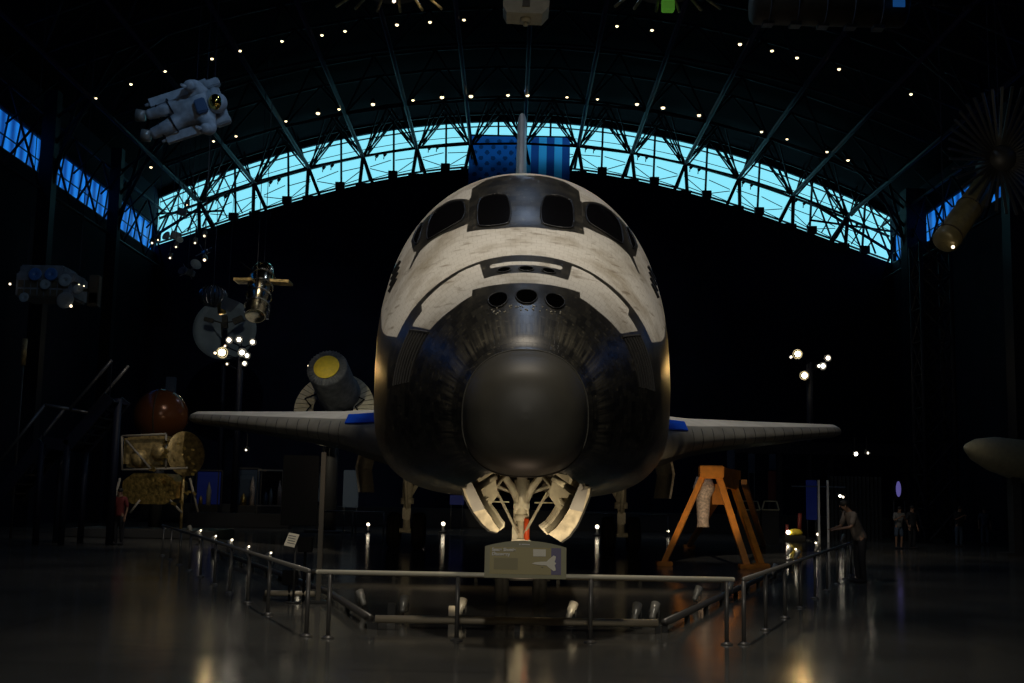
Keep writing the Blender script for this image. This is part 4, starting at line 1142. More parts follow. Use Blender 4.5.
for (px, py) in ((212, 84), (223, 121)):
    m = MB(); q = SUIT(px, py, .3); m.box(q, (.36, .22, .2), r_, bev=.03); m.build('thruster_block', 'suit_white', t)
for (p1, p2, r1_) in (((171, 107.5), (170, 108), .215), ((159, 112), (158, 112.4), .165), ((174, 123), (173, 123.5), .225), ((162, 130), (161, 130.4), .175)):
    m = MB(); A_, B_ = SUIT(*p1, -.1), SUIT(*p2, -.1); MM = aim(A_ - B_)
    m.tube([A_ + MM @ Vector((r1_ * math.cos(2 * math.pi * i / 20), r1_ * math.sin(2 * math.pi * i / 20), 0)) for i in range(21)], .02, 5, cap=False); m.build('leg_band', 'cloth_dark', t)
m = MB(); m.box(SUIT(201, 106, -.34), (.26, .16, .34), r_, bev=.03); m.build('chest_pack', 'suit_blue', t)
m = MB()
for (px, py) in ((196, 96), (214, 92), (205, 122)): 
    q = SUIT(px, py, .3); m.tube([q, (q.x, q.y, zroof(q.x))], .012, 5)
m.build('cable', 'steel_paint', t)

def cables(t, pts, r=.015):
    m = MB()
    for q in pts: m.tube([q, (q[0], q[1], zroof(q[0]) - .01)], r, 5)
    m.build('cable', 'steel_paint', t)
# hanging instrument satellite
Y = 36; c = at(52, 290, Y); t = empty('satellite', c, 'dark blue boxy satellite with round ports hanging beside the thick column', 'satellite')
k = Y / 1200
m = MB(); m.box(c + Vector((0, 0, .05)), (56 * k, 1.4, 26 * k), bev=.06); m.box(c + Vector((-4 * k, 0, 17 * k)), (44 * k, 1.2, 10 * k), bev=.05); m.box(c + Vector((22 * k, -.3, 10 * k)), (20 * k, 1.0, 9 * k), rotm('Y', 10), bev=.05)
m.build('bus', 'stage_grey', t)
m = MB()
for ix in range(7):
    for iz in range(2): m.box(c + Vector(((-22 + ix * 6.6) * k, -.71, (-7 + iz * 9) * k)), (5.2 * k, .04, 7 * k))
m.build('equipment_cover', 'module_brown', t, kind='stuff')
for px, py, r, mt in ((46, 285, .16, 'dish_grey'), (79, 290, .16, 'dish_grey'), (66, 301, .26, 'dish_grey'), (25, 298, .15, 'dish_grey'), (36, 275, .2, 'solar_blue'), (52, 275, .2, 'solar_blue'), (66, 281, .2, 'dish_grey')):
    q = at(px, py, Y - .75); m = MB(); m.lathe([(.001, .0), (r * .5, -.02), (r, .08), (r * .9, .1), (.02, .02)], q, aim((0, -1, .1)), 18); m.build('port_dish', mt, t)
for px, py, s in ((10, 284, 1), (71, 306, 1.2), (79, 284.5, .5), (84, 286, .6)):
    q = at(px, py, Y - .9); m = MB(); m.sphere(q, .035 * s, nu=10, nv=6); m.build('lit_lamp', 'lamp_dim', t)
m = MB(); q = at(9, 286, Y); m.tube([c, q], .05, 8); q = at(95, 290, Y); m.tube([c, q], .05, 8); m.box(q, (.3, .3, .9), bev=.03); m.box(at(94, 300, Y), (.3, .3, .4)); m.build('boom', 'module_brown', t)
cables(t, [c + Vector((-.8, 0, .6)), c + Vector((.8, 0, .6))])
# space telescope
Y = 46; a = at(264, 268, Y + .8); bq = at(255, 316, Y - .8); c = (a + bq) / 2; t = empty('space_telescope', c, 'shiny gold and silver tube telescope hanging tilted above the pale round dish', 'telescope')
d_ = (a - bq); L = d_.length; M_ = aim(d_); k = Y / 1200
m = MB(); m.lathe([(.001, -L / 2 + .1), (.30, -L / 2 + .1), (.36, -L / 2), (.40, -L / 2), (.40, -.1), (.46, -.05), (.46, L * .42), (.36, L / 2), (.001, L / 2)], c, M_, 28); m.build('tube', 'telescope_skin', t)
m = MB()
for zz in (-L * .3, -L * .1, L * .1, L * .3): m.tube([c + M_ @ Vector((.48 * math.cos(2 * math.pi * i / 28), .48 * math.sin(2 * math.pi * i / 28), zz)) for i in range(29)], .035, 5, cap=False)
m.build('band', 'foil_silver', t)
m = MB(); m.bar(c + M_ @ Vector((.44, -.2, -L * .35)), c + M_ @ Vector((.44, -.2, L * .35)), .12, .06); m.bar(c + M_ @ Vector((-.44, -.2, -L * .48)), c + M_ @ Vector((-.44, -.2, -L * .2)), .1, .05); m.build('handrail', 'foil_silver', t)
for p1, p2 in (((254, 281), (236, 281)), ((272, 282), (291, 283))):
    A_, B_ = at(*p1, Y), at(*p2, Y); m = MB(); m.bar(A_, B_, .9, .10); m.build('solar_wing', 'gold_dim', t)
m = MB(); m.tube([c + M_ @ Vector((.5, 0, L * .45)), c + M_ @ Vector((1.0, 0, L * .62))], .03, 6); m.build('aperture_door', 'black', t)
cables(t, [a, bq + Vector((0, 0, .4))])
# pale disc dish and its feed craft
Y = 64; c = at(225, 330, Y); k = Y / 1200; t = empty('dish_antenna', c, 'large pale round dish behind the lamp cluster', 'dish antenna')
r = 31.5 * k; M_ = aim((.1, -1, .12))
m = MB(); m.lathe([(.001, -.35), (r * .5, -.22), (r * .8, -.06), (r, .12), (r, .18), (r * .8, .0), (r * .5, -.15), (.001, -.28)], c, M_, 48); m.build('dish', 'dish_grey', t)
m = MB()
for (px, py, w, h, dg) in ((209, 320, .5, .22, 12), (225, 322, .28, .7, -6), (238, 320, .55, .32, -25)): m.box(at(px, py, Y - .8), (w, .25, h), rotm('Y', dg), bev=.02)
for k2 in range(3):
    a_ = 2 * math.pi * k2 / 3 + .5; m.tube([c + M_ @ Vector((r * .7 * math.cos(a_), r * .7 * math.sin(a_), 0)), c + M_ @ Vector((0, 0, 1.5))], .04, 6)
m.build('feed_box', 'module_brown', t)
m = MB(); m.tube([c, (c.x, c.y + .6, 0)], .12, 10); m.build('mast', 'steel_paint', t)
cables(t, [c + Vector((0, .4, r * .8))])
Y = 52; c = at(213, 296, Y); k = Y / 1200; t = empty('probe', c, 'dark domed probe with ribs hanging over the top of the pale round dish', 'probe')
m = MB(); m.sphere(c, (14 * k, 10 * k, 11 * k), nu=24, nv=12); db = m.build('dome', 'stage_grey', t)
m = MB()
for i in range(10):
    a_ = math.pi * i / 10; m.tube([c + Vector((14.3 * k * math.sin(b_) * math.cos(a_), 10.3 * k * math.sin(b_) * math.sin(a_), 11.3 * k * math.cos(b_))) for b_ in [math.pi * 2 * j / 24 for j in range(25)]], .025, 4, cap=False)
m.build('dome_seam', 'foil_silver', db)
m = MB(); q = at(228, 303, Y - .2); m.prism([q + Vector(v) for v in ((-.3, 0, .35), (.5, 0, .05), (.1, 0, -.4), (-.3, 0, -.25))], (0, 0, 0), (0, .1, 0)); m.build('sun_shade', 'dish_grey', t)
m = MB(); m.tube([at(221, 300, Y), at(222, 314, Y)], .18, 10); m.build('engine', 'gold_foil', t)
cables(t, [c + Vector((0, 0, .4))])
# small craft clutter hanging before the window corner
def cluster(px, py, Y, label, spec, cat='satellite'):
    c = at(px, py, Y); k = Y / 1200; t = empty('small_satellite', c, label, cat)
    m = MB(); w, h, mt = spec[0]; m.box(c, (w * k, w * k * .7, h * k), rotm('Y', 15), bev=.03); m.build('bus', mt, t)
    for (dx, dy, r, mt) in spec[1]:
        m = MB(); q = c + Vector((dx * k, -.3, -dy * k)); m.tube([c, q], .02, 5)
        m.lathe([(.001, 0), (r * k * .6, .03), (r * k, .16), (r * k * .95, .17), (.01, .03)], q, aim((dx * .1, -1, .5)), 16); m.build('antenna_dish', mt, t)
    m = MB()
    for i in range(4):
        a_ = i * 1.6 + .5; m.tube([c, c + Vector((math.cos(a_) * 9 * k, -.1, math.sin(a_) * 9 * k))], .02, 5)
    m.build('antenna_rod', 'fixture', t)
    cables(t, [c])
    return t
cluster(182, 212, 58, 'small dark satellite silhouetted against the end of the bright window arch', ((9, 7, 'stage_grey'), []))
cluster(176, 236, 56, 'dark satellite with glinting dishes hanging right at the corner of the bright arch', ((10, 8, 'stage_grey'), [(-6, 3, 5, 'dish_grey'), (5, 7, 4, 'dish_grey')]))
cluster(204, 252, 50, 'slim silver craft with a glinting rod hanging below the corner of the arch', ((5, 4, 'foil_silver'), [(5, 2, 3, 'foil_silver')]))
cluster(188, 272, 52, 'pale lumpy satellite with two dishes hanging above the dark domed probe', ((13, 6, 'dish_grey'), [(8, -5, 6, 'dish_grey'), (-2, 2, 5, 'stage_grey')]))
for px, py, s in ((204.5, 236, 1), (195, 243, .8), (170, 258, .8), (204.5, 260, 1.2), (176, 247, .7), (152, 243, .8), (158, 240, .6), (187, 205, .5)):
    q = at(px, py, 54); m = MB(); m.lathe([(.001, .25), (.1, .25), (.13, 0), (.11, 0), (.08, .06)], q, aim((0, .4, 1)), 12); m.tube([q + Vector((0, 0, .2)), (q.x, q.y, zroof(q.x))], .012, 4)
    o = m.build('pendant_lamp', 'fixture_dark', None, 'small pendant lamp hanging among the satellites near the window corner', 'pendant lamp', 'pendant lamps among the satellites')
    m = MB(); m.sphere(q, .055 * s, nu=10, nv=6); m.build('bulb', 'lamp_dim', o)
# upper stage with yellow face
Y = 52; k = Y / 1200; c = at(327, 368, Y - 1.2); t = empty('upper_stage', at(330, 400, Y), 'grey cylindrical rocket stage with a yellow round face and fanned base above the wing', 'rocket stage')
ax = Vector((-.12, -.90, .42)).normalized(); M_ = aim(ax); r = 20.5 * k
m = MB(); m.lathe([(.001, .12), (12.6 * k, .12), (12.9 * k, .10)], c, M_, 40); m.build('yellow_face', 'stage_yellow', t, 'bright yellow round face')
m = MB(); m.lathe([(12.9 * k, .06), (r * .95, .02), (r, -.1), (r, -1.9), (r * 1.08, -2.0), (r * 1.08, -2.3), (.001, -2.3)], c, M_, 40)
for i in range(36):
    a_ = 2 * math.pi * i / 36; m.bar(c + M_ @ Vector((13.2 * k * math.cos(a_), 13.2 * k * math.sin(a_), .07)), c + M_ @ Vector((r * .97 * math.cos(a_), r * .97 * math.sin(a_), .03)), .035)
m.build('stage_body', 'stage_grey', t)
c2 = at(334, 409, Y + .6); M2 = aim((-.05, -.93, .36)); rf = 41 * k
m = MB()
for i in range(44):
    a0, a1 = 2 * math.pi * (i + .06) / 44, 2 * math.pi * (i + .94) / 44
    m.prism([c2 + M2 @ Vector((rr_ * math.cos(a), rr_ * math.sin(a), z)) for rr_, a, z in ((rf * .5, a0, .15), (rf, a0, 0), (rf, a1, 0), (rf * .5, a1, .15))], (0, 0, 0), M2 @ Vector((0, 0, -.06)))
m.build('fan_skirt', 'stage_fan', t)
m = MB()
for i in range(10):
    a0, a1 = 2 * math.pi * i / 10, 2 * math.pi * (i + .5) / 10
    m.tube([c2 + M2 @ Vector((rf * .55 * math.cos(a0), rf * .55 * math.sin(a0), .3)), c2 + M2 @ Vector((rf * .78 * math.cos(a1), rf * .78 * math.sin(a1), .12)), c2 + M2 @ Vector((rf * .55 * math.cos(2 * a1 - a0), rf * .55 * math.sin(2 * a1 - a0), .3))], .035, 5)
m.build('support_strut', 'black', t)
m = MB(); g = at(332, 420, Y + 1); m.tube([(g.x, g.y, 0), (g.x, g.y, g.z)], .35, 14); m.lathe([(.001, 0), (1, 0), (1, .1), (.001, .1)], (g.x, g.y, 0)); m.build('pedestal', 'plinth', t)
q = at(309, 366, Y - 1); m = MB(); m.sphere(q, .06, nu=10, nv=6); m.tube([q, q + Vector((.5, .4, -.1))], .02, 5); m.build('lit_lamp', 'lamp_dim', t)

# brown sphere and gold craft on plinths
Y = 48; k = Y / 1200; c = at(161, 416, Y); t = empty('spherical_capsule', (c.x, c.y, 0), 'glossy brown metal sphere raised over the gold foil craft', 'capsule')
m = MB(); m.sphere(c, 27 * k, nu=40, nv=24); m.build('shell', 'brown_sphere', t)
m = MB(); m.tube([c + Vector((0, 27 * k * math.cos(b_), 27 * k * math.sin(b_))) * 1.004 for b_ in [2 * math.pi * j / 40 for j in range(41)]], .03, 5, cap=False); m.build('seam_ring', 'module_brown', t)
m = MB(); m.tube([(c.x, c.y, 0), (c.x, c.y, c.z - 24 * k)], .25, 12); m.build('stand', 'plinth', t)
m = MB(); q = at(171, 385, Y); m.box(q, (9 * k, .3, 16 * k), bev=.02); m.tube([q, c + Vector((0, 0, 26 * k))], .04, 6); m.build('top_fitting', 'banner_blue', t)
Y = 44; k = Y / 1200; c = at(155, 485, Y); t = empty('lunar_craft', (c.x, c.y, 0), 'gold foil spacecraft with struts standing below the brown sphere', 'spacecraft')
m = MB()
pl = [(-26, 6), (-16, 14), (16, 14), (26, 6), (26, -10), (16, -16), (-16, -16), (-26, -10)]
m.prism([c + Vector((x * k, -.7, z * k - .1)) for x, z in pl], (0, 0, 0), (0, 1.6, 0)); m.build('descent_stage', 'gold_foil', t)
m = MB(); m.box(at(150, 452, Y), (44 * k, 1.2, 32 * k), bev=.12); m.sphere(at(140, 458, Y - .5), .35, nu=14, nv=8); m.sphere(at(160, 452, Y - .6), .32, nu=14, nv=8); m.build('cabin', 'gold_dim', t)
m = MB()
for (a_, b_) in (((122, 436), (122, 470)), ((122, 436), (166, 434)), ((166, 434), (166, 470)), ((122, 470), (188, 468)), ((126, 440), (150, 468)), ((120, 478), (112, 512)), ((190, 478), (198, 512)), ((140, 500), (130, 513)), ((170, 500), (182, 513))):
    m.tube([at(*a_, Y - .8), at(*b_, Y - .8)], .045, 6)
m.build('strut', 'case_light', t)
m = MB(); m.lathe([(.001, -.1), (15 * k, .0), (25 * k * .9, .1), (25 * k * .88, .13), (.001, -.05)], at(184, 454, Y), aim((.75, -.65, .1)), 28); m.build('antenna_dish', 'gold_dim', t)
m = MB(); m.tube([at(184, 454, Y), at(160, 470, Y)], .05, 6); m.tube([at(184, 470, Y), (at(184, 470, Y).x, Y, 0)], .06, 6); m.build('dish_arm', 'gold_dim', t)
for i in range(26):
    pass
m = MB()
for i in range(26):
    q = at(150 + R.random() * 45, 440 + R.random() * 65, Y - .9); m.box(q, (.10 + .1 * R.random(), .05, .06 + .06 * R.random()), rotm('Y', R.random() * 60))
m.build('foil_scrap', 'gold_foil', t, kind='stuff')
b0 = fl(155, 523); m = MB(); m.box((c.x, Y, .15), (5.2, 3.4, .3), bev=.03); m.build('display_plinth', 'plinth', None, 'low dark plinth carrying the gold foil craft', 'plinth')

# ribbed antenna and long tube hanging over the visitors
Y = 30; k = Y / 1200; c = at(1000, 160, Y); t = empty('ribbed_antenna', c, 'dark antenna of many long radiating ribs hanging high by the side wall', 'antenna')
m = MB()
for i in range(40):
    a_ = 2 * math.pi * i / 40; rr_ = 66 * k
    m.bar(c + Vector((.25 * math.cos(a_), -.1, .25 * math.sin(a_))), c + Vector((rr_ * math.cos(a_), -.9, rr_ * math.sin(a_))), .07, .05)
m.build('rib', 'blade_grey', t)
m = MB(); m.sphere(c, .4, nu=20, nv=12); m.tube([c, c + Vector((0, .9, 0))], .3, 14); m.build('hub', 'fixture_dark', t)
cables(t, [c])
a, bq = at(992, 176, 31), at(944, 243, 29.5); t = empty('hanging_tube', (a + bq) / 2, 'long olive metal tube hanging diagonally below the ribbed antenna', 'tube')
m = MB(); m.tube([a, a + (bq - a) * .02, a + (bq - a) * .97, bq], [.26, .31, .34, .26], 24); m.build('shell', 'olive_tube', t)
m = MB(); u_ = (bq - a).normalized()
for f in (.15, .5, .9):
    q = a + (bq - a) * f; MM = aim(u_); m.tube([q + MM @ Vector(((.31 + .04 * f) * math.cos(2 * math.pi * i / 24), (.31 + .04 * f) * math.sin(2 * math.pi * i / 24), 0)) for i in range(25)], .02, 5, cap=False)
m.build('band', 'module_brown', t)
q = at(953, 247, 29.3); m = MB(); m.sphere(q, .045, nu=10, nv=6); m.build('end_lamp', 'lamp_dim', t)
cables(t, [a, bq])
# cream rocket cone behind the tower
Y = 42; a, bq = at(964, 447, Y), at(1060, 470, Y + 2); t = empty('rocket_nose', (a + bq) / 2, 'cream pointed rocket lying behind the dark lattice tower', 'rocket')
m = MB(); L = (bq - a); m.tube([a + L * f for f in (0, .03, .12, .3, .55, 1)], [.03, .16, .40, .62, .74, .78], 28); m.build('shell', 'rocket_cream', t)
m = MB()
for f in (.5, .9): q = a + L * f; m.box((q.x, q.y, (q.z - .7) / 2), (.3, .5, q.z - .6)); m.box((q.x, q.y, .06), (1, 1, .12))
m.build('cradle', 'plinth', t)
# lattice tower in front of it
def tower(x, Y, w, h, label, n=9):
    m = MB(); P = [Vector((x + a * w / 2, Y + b_ * w / 2, 0)) for a, b_ in ((-1, -1), (1, -1), (1, 1), (-1, 1))]
    for q in P: m.tube([q, q + Vector((0, 0, h))], .10, 6)
    for i in range(n):
        z0, z1 = h * i / n, h * (i + 1) / n
        for j in range(4):
            A_, B_ = P[j], P[(j + 1) % 4]
            m.tube([A_ + Vector((0, 0, z0)), B_ + Vector((0, 0, z1))], .06, 5); m.tube([B_ + Vector((0, 0, z0)), A_ + Vector((0, 0, z1))], .06, 5); m.tube([A_ + Vector((0, 0, z1)), B_ + Vector((0, 0, z1))], .03, 5)
    return m.build('lattice_tower', 'steel_paint', None, label, 'tower')
q = fl(1006, 552); tower(q.x, 36, 1.5, 12.5, 'dark lattice tower standing in front of the cream rocket')
tower(19.8, 56, 1.4, 14, 'dark lattice tower standing near the end of the bright arch')
# things above: beige module, brown cylinder, green glinting craft, arm
Y = 34; k = Y / 1200; c = at(526, 4, Y); t = empty('hanging_module', c, 'beige boxy satellite with a dark slot hanging over the tail fin', 'satellite')
m = MB(); m.prism([c + Vector((x * k, -.4, z * k)) for x, z in ((-23, 14), (-24, -8), (-20, -15), (17, -16), (24, -8), (25, 14))], (0, 0, 0), (0, .9, 0)); m.build('body', 'box_beige', t)
m = MB(); m.prism([c + Vector((x * k, -.44, z * k)) for x, z in ((-2, 14), (-4, -9), (4, -9), (4, 14))], (0, 0, 0), (0, .04, 0)); m.build('slot', 'module_brown', t)
m = MB(); m.tube([c + Vector((0, 0, -15 * k)), c + Vector((0, 0, -20 * k))], .16, 12); m.tube([c + Vector((0, 0, -20 * k)), c + Vector((0, 0, -24 * k))], .07, 8); m.build('stem', 'box_beige', t)
cables(t, [c + Vector((0, .3, 14 * k))])
Y = 30; k = Y / 1200; a, bq = at(752, 2, Y), at(905, 8, Y); t = empty('hanging_cylinder', (a + bq) / 2, 'large dark brown cylinder hanging at the top edge near the jointed arm', 'module')
m = MB(); m.tube([a, a + (bq - a) * .02, a + (bq - a) * .98, bq], [.5, .58, .52, .45], 28); m.build('shell', 'module_brown', t)
m = MB()
for f in (.1, .28, .46, .64, .82): q = a + (bq - a) * f; m.box(q + Vector((0, 0, -.58)), (.28, .3, .1)); m.tube([q + Vector((0, .60 * math.cos(2 * math.pi * i / 24), .60 * math.sin(2 * math.pi * i / 24))) for i in range(25)], .02, 4, cap=False)
m.build('fitting', 'stage_grey', t)
m = MB(); q = at(899, 1, Y - .7); m.box(q, (12 * k, .05, 12 * k)); m.build('blue_square', 'blue_pane', t, 'lit blue square at the end')
cables(t, [a + Vector((.5, 0, .5)), bq + Vector((-.5, 0, .4))])
P_ = [at(912, 6, Y + 1), at(935, 3, Y + 1), at(965, 8, Y + 1), at(995, 2, Y + 1), at(1030, 6, Y + 1)]
t = empty('jointed_arm', P_[2], 'thin jointed arm hanging at the top edge beyond the brown cylinder', 'robot arm')
m = MB()
for A_, B_ in zip(P_, P_[1:]): m.tube([A_, B_], .05, 8); m.sphere(B_, .09, nu=10, nv=6)
m.build('arm_segments', 'steel_paint', t)
cables(t, [P_[1], P_[3]])
for cx_, mt, lab in ((667, 'green_glint', 'small craft with a core glowing as a green reflection and radiating legs at the top edge'), (390, 'lamp_dim', 'dark craft with radiating legs and one tiny lamp at the top edge')):
    Y = 36; k = Y / 1200; c = at(cx_, -2, Y); t = empty('spidery_craft', c, lab, 'spacecraft')
    m = MB()
    if mt == 'green_glint': m.box(at(cx_ + 1, 5, Y - .2), (13 * k, .3, 14 * k), bev=.03)
    else: m.sphere(at(cx_ + 4, 1, Y - .3), .06, nu=10, nv=6)
    m.build('bright_core', mt, t)
    m = MB(); m.lathe([(.001, 0), (30 * k, 0), (30 * k, .3), (.001, .3)], c + Vector((0, .4, .35)), None, 24)
    m.build('disc', 'module_brown', t)
    m = MB()
    for dx in (-55, -35, -12, 12, 35, 55): m.tube([c + Vector((dx * .55 * k, .3, .4)), c + Vector((dx * k, -.2, -19 * k + abs(dx) * .1 * k))], .05, 6)
    m.build('leg', 'gold_dim', t)
    cables(t, [c + Vector((0, .4, .6))])

# ---------------------------------------------------------------- exhibits at the far end of the floor
def panel(px0, py0, px1, py1, Y, mt, name, label, cat, stand=True, th=.12, group=None):
    a, c = at(px0, py0, Y), at(px1, py1, Y); cx = (a.x + c.x) / 2
    m = MB(); m.box((cx, Y, (a.z + c.z) / 2), (abs(c.x - a.x), th, a.z - c.z), bev=.02)
    t = empty(name, (cx, Y, 0), label, cat, group); m.build('panel', mt, t)
    if stand:
        m = MB()
        for s in (-1, 1): m.tube([(cx + s * abs(c.x - a.x) * .4, Y, 0), (cx + s * abs(c.x - a.x) * .4, Y, c.z)], .03, 6); m.box((cx + s * abs(c.x - a.x) * .4, Y, .02), (.2, .4, .04))
        m.build('stand', 'plinth', t)
    return t
def case(px0, py0, px1, py1, Y, label, screen, items, fmat='case_frame'):
    a, c = at(px0, py0, Y), at(px1, py1, Y); w = c.x - a.x; cx = (a.x + c.x) / 2; z0 = c.z
    t = empty('display_case', (cx, Y, 0), label, 'display case')
    m = MB()
    for sx in (-1, 1):
        for sy in (-.4, .4): m.bar((cx + sx * w / 2, Y + sy, 0), (cx + sx * w / 2, Y + sy, a.z), .05)
    for zz in (z0, a.z):
        m.bar((a.x, Y - .4, zz), (c.x, Y - .4, zz), .06); m.bar((a.x, Y + .4, zz), (c.x, Y + .4, zz), .06)
    m.build('frame', fmat, t)
    m = MB(); m.box((cx, Y, z0 / 2), (w, .8, z0), bev=.02); m.build('cabinet_base', 'plinth', t)
    m = MB(); m.box((cx, Y + .36, (a.z + z0) / 2), (w * .9, .03, (a.z - z0) * .92)); m.build('backlit_panel', screen, t)
    for (fx, fz, r, h, mt) in items:
        q = Vector((a.x + w * fx, Y - .1, z0 + .03)); m = MB(); m.lathe([(.001, 0), (r, 0), (r, h * .6), (r * .6, h * .8), (.001, h)], q, n=12)
        m.build('exhibit', mt, t)
case(195, 470, 219, 506, 62, 'glass case with a deep blue backlit panel nearest the gold foil craft', 'screen_blue', [(.6, 0, .12, 1.2, 'rocket_cream'), (.3, 0, .1, .5, 'gold_foil')])
case(236, 468, 258, 506, 62, 'glass case with a red and white model under the lamp pole', 'banner_blue', [(.4, 0, .16, .6, 'gold_foil'), (.75, 0, .13, 1.5, 'pale_mottled')])
case(260, 470, 283, 506, 62, 'glass case with small teal and red models beside the black display board', 'black', [(.3, 0, .12, .7, 'banner_blue'), (.5, 0, .1, .9, 'dish_grey'), (.85, 0, .1, 1.3, 'pale_mottled')], 'case_light')
panel(317, 466, 331, 502, 55, 'banner_blue', 'information_panel', 'blue-white upright information panel just past the black display board', 'panel')
panel(344, 470, 358, 508, 52, 'banner_blue', 'information_panel', 'grey-white upright information panel beside the main landing gear', 'panel')
panel(450, 495, 464, 505, 60, 'screen_blue', 'screen', 'small blue lit screen seen past the edge of the nose gear door', 'screen')
def rng(px0, px1, py, Y, label):
    a, c = at(px0, py, Y), at(px1, py, Y); t = empty('railing', ((a.x + c.x) / 2, Y, 0), label, 'railing')
    m = MB(); m.tube([a, (c.x, Y, a.z)], .04, 8); m.build('handrail', 'post_metal', t)
    n = max(2, int((c.x - a.x) / 1.6))
    for i in range(n + 1):
        x = a.x + (c.x - a.x) * i / n; m = MB(); m.tube([(x, Y, 0), (x, Y, a.z)], .03, 6); m.build('post', 'post_metal', t)
rng(322, 384, 511, 50, 'far railing behind the main wheels on the display board side')
rng(560, 668, 513, 50, 'far railing behind the wheels on the orange stand side')
panel(727, 442, 735, 474, 66, 'banner_blue', 'banner', 'narrow pale blue hanging banner nearest the orange stand', 'banner', th=.05)
panel(748, 444, 755, 473, 66, 'banner_blue', 'banner', 'narrow pale blue banner, middle one of three under the wing tip', 'banner', th=.05)
panel(769, 444, 776, 470, 66, 'banner_blue', 'banner', 'pale blue banner over a red block under the wing tip', 'banner', th=.05)
panel(768, 471, 777, 500, 65, 'red_panel', 'red_block', 'dark red upright block under the pale blue banner', 'panel')
for px0, px1, lb in ((741, 760, 'low case with a pale lit outline nearest the orange stand'), (762, 779, 'low case with a pale lit outline farther from the orange stand')):
    a, c = at(px0, 501, 50), at(px1, 510, 50); t = empty('low_case', ((a.x + c.x) / 2, 50, 0), lb, 'display case')
    m = MB(); q = [(a.x + .1, a.z), (c.x - .1, a.z), (c.x, c.z), (a.x, c.z)]
    for i in range(4): m.bar((q[i][0], 50, q[i][1]), (q[(i + 1) % 4][0], 50, q[(i + 1) % 4][1]), .05)
    m.build('lid_frame', 'rocket_cream', t); m = MB(); m.box(((a.x + c.x) / 2, 50.5, c.z / 2), (c.x - a.x, .9, c.z)); m.build('cabinet_base', 'plinth', t)
# lit yellow exhibit on the floor
q = fl(794, 542); t = empty('lit_exhibit', q, 'small brightly lit yellow and white exhibit near the floor beyond the railing', 'exhibit')
m = MB(); m.box(q + Vector((0, 0, .15)), (.9, .6, .3), bev=.03); m.build('base', 'plinth', t)
m = MB(); m.lathe([(.001, 0), (.3, 0), (.34, .12), (.2, .25), (.001, .28)], q + Vector((.05, 0, .3)), None, 18); m.build('yellow_body', 'lampy', t) if False else m.build('yellow_body', 'stage_yellow', t)
m = MB(); m.tube([q + Vector((-.35, -.1, .3)), q + Vector((-.32, -.1, .75))], .07, 8); m.tube([q + Vector((.25, .1, .3)), q + Vector((.3, .1, 1.25))], .09, 8); m.build('red_post', 'red_panel', t)
m = MB(); m.sphere(q + Vector((-.3, -.2, .42)), .09, nu=10, nv=6); m.build('lamp', 'lamp_white', t)
EXH = q
# white frame posts, blue screen and the ribbed curtain wall
t = panel(806, 480, 817, 520, 56, 'screen_blue', 'screen', 'tall deep blue lit screen beside the white frame posts', 'screen')
a = at(818.5, 480, 54); c = at(827.5, 480, 54); t = empty('frame_posts', ((a.x + c.x) / 2, 54, 0), 'pair of slim white frame posts beside the blue screen', 'frame')
for q in (a, c): m = MB(); m.bar((q.x, 54, 0), (q.x, 54, q.z), .08); m.build('post', 'sign_title', t)
m = MB(); m.bar((a.x - 1.2, 54, a.z - .3), (c.x + .8, 54, c.z - .3), .06); m.build('crossbar', 'banner_blue', t)
a, c = at(829, 476, 58), at(882, 530, 58)
m = MB(); nn = 26; zb_ = 0
P_ = [Vector((a.x + (c.x - a.x) * i / nn, 58 + (.18 if i % 2 else 0), 0)) for i in range(nn + 1)]
for A_, B_ in zip(P_, P_[1:]): m.prism([A_, B_, B_ + Vector((0, 0, a.z)), A_ + Vector((0, 0, a.z))], (0, 0, 0), (0, .05, 0))
m.build('folding_screen_wall', 'curtain', None, 'grey ribbed partition with upright folds behind the leaning person', 'partition')
t = panel(892, 478, 906, 500, 56, 'black', 'screen', 'narrow screen lit with a violet-white shape behind the visitors', 'screen')
q = at(898.5, 489, 55.8); m = MB(); m.sphere(q, (.12, .05, .36), nu=16, nv=10); m.build('lit_shape', 'screen_purple', t)
for px, py, s in ((856, 454, .8), (868, 453, .4), (840, 496, .55), (843, 497, .45), (246, 450, .35), (3, 391, 1), (15.5, 402, 0), (757, 489, .0)):
    if s == 0: continue
    q = at(px, py, 57); 
    nm = {856: 'lit lamp on the gallery beam beyond the wing tip', 868: 'dimmer lamp on the gallery beam beside the brighter one', 840: 'small white lamp on the ribbed partition beside the leaning person', 843: 'small white lamp touching its twin on the ribbed partition', 246: 'tiny lamp high above the red and white model case', 3: 'lone lamp at the picture edge above the staircase'}[px]
    t = empty('wall_lamp', q, nm, 'lamp'); m = MB(); m.sphere(q, .11 * s, nu=10, nv=6); m.build('bulb', 'lamp_white', t)
    m = MB(); m.lathe([(.001, .3), (.12, .3), (.14, .05), (.12, .05)], q, aim((0, 1, .2)), 12); m.tube([q + Vector((0, .2, 0)), q + Vector((0, .2, .8))], .03, 5); m.build('housing', 'fixture_dark', t)
q = at(915.5, 477.5, 57); t = empty('red_lamp', q, 'tiny red lamp near the violet lit screen', 'lamp'); m = MB(); m.sphere(q, .07, nu=8, nv=6); m.build('bulb', 'lamp_red', t)
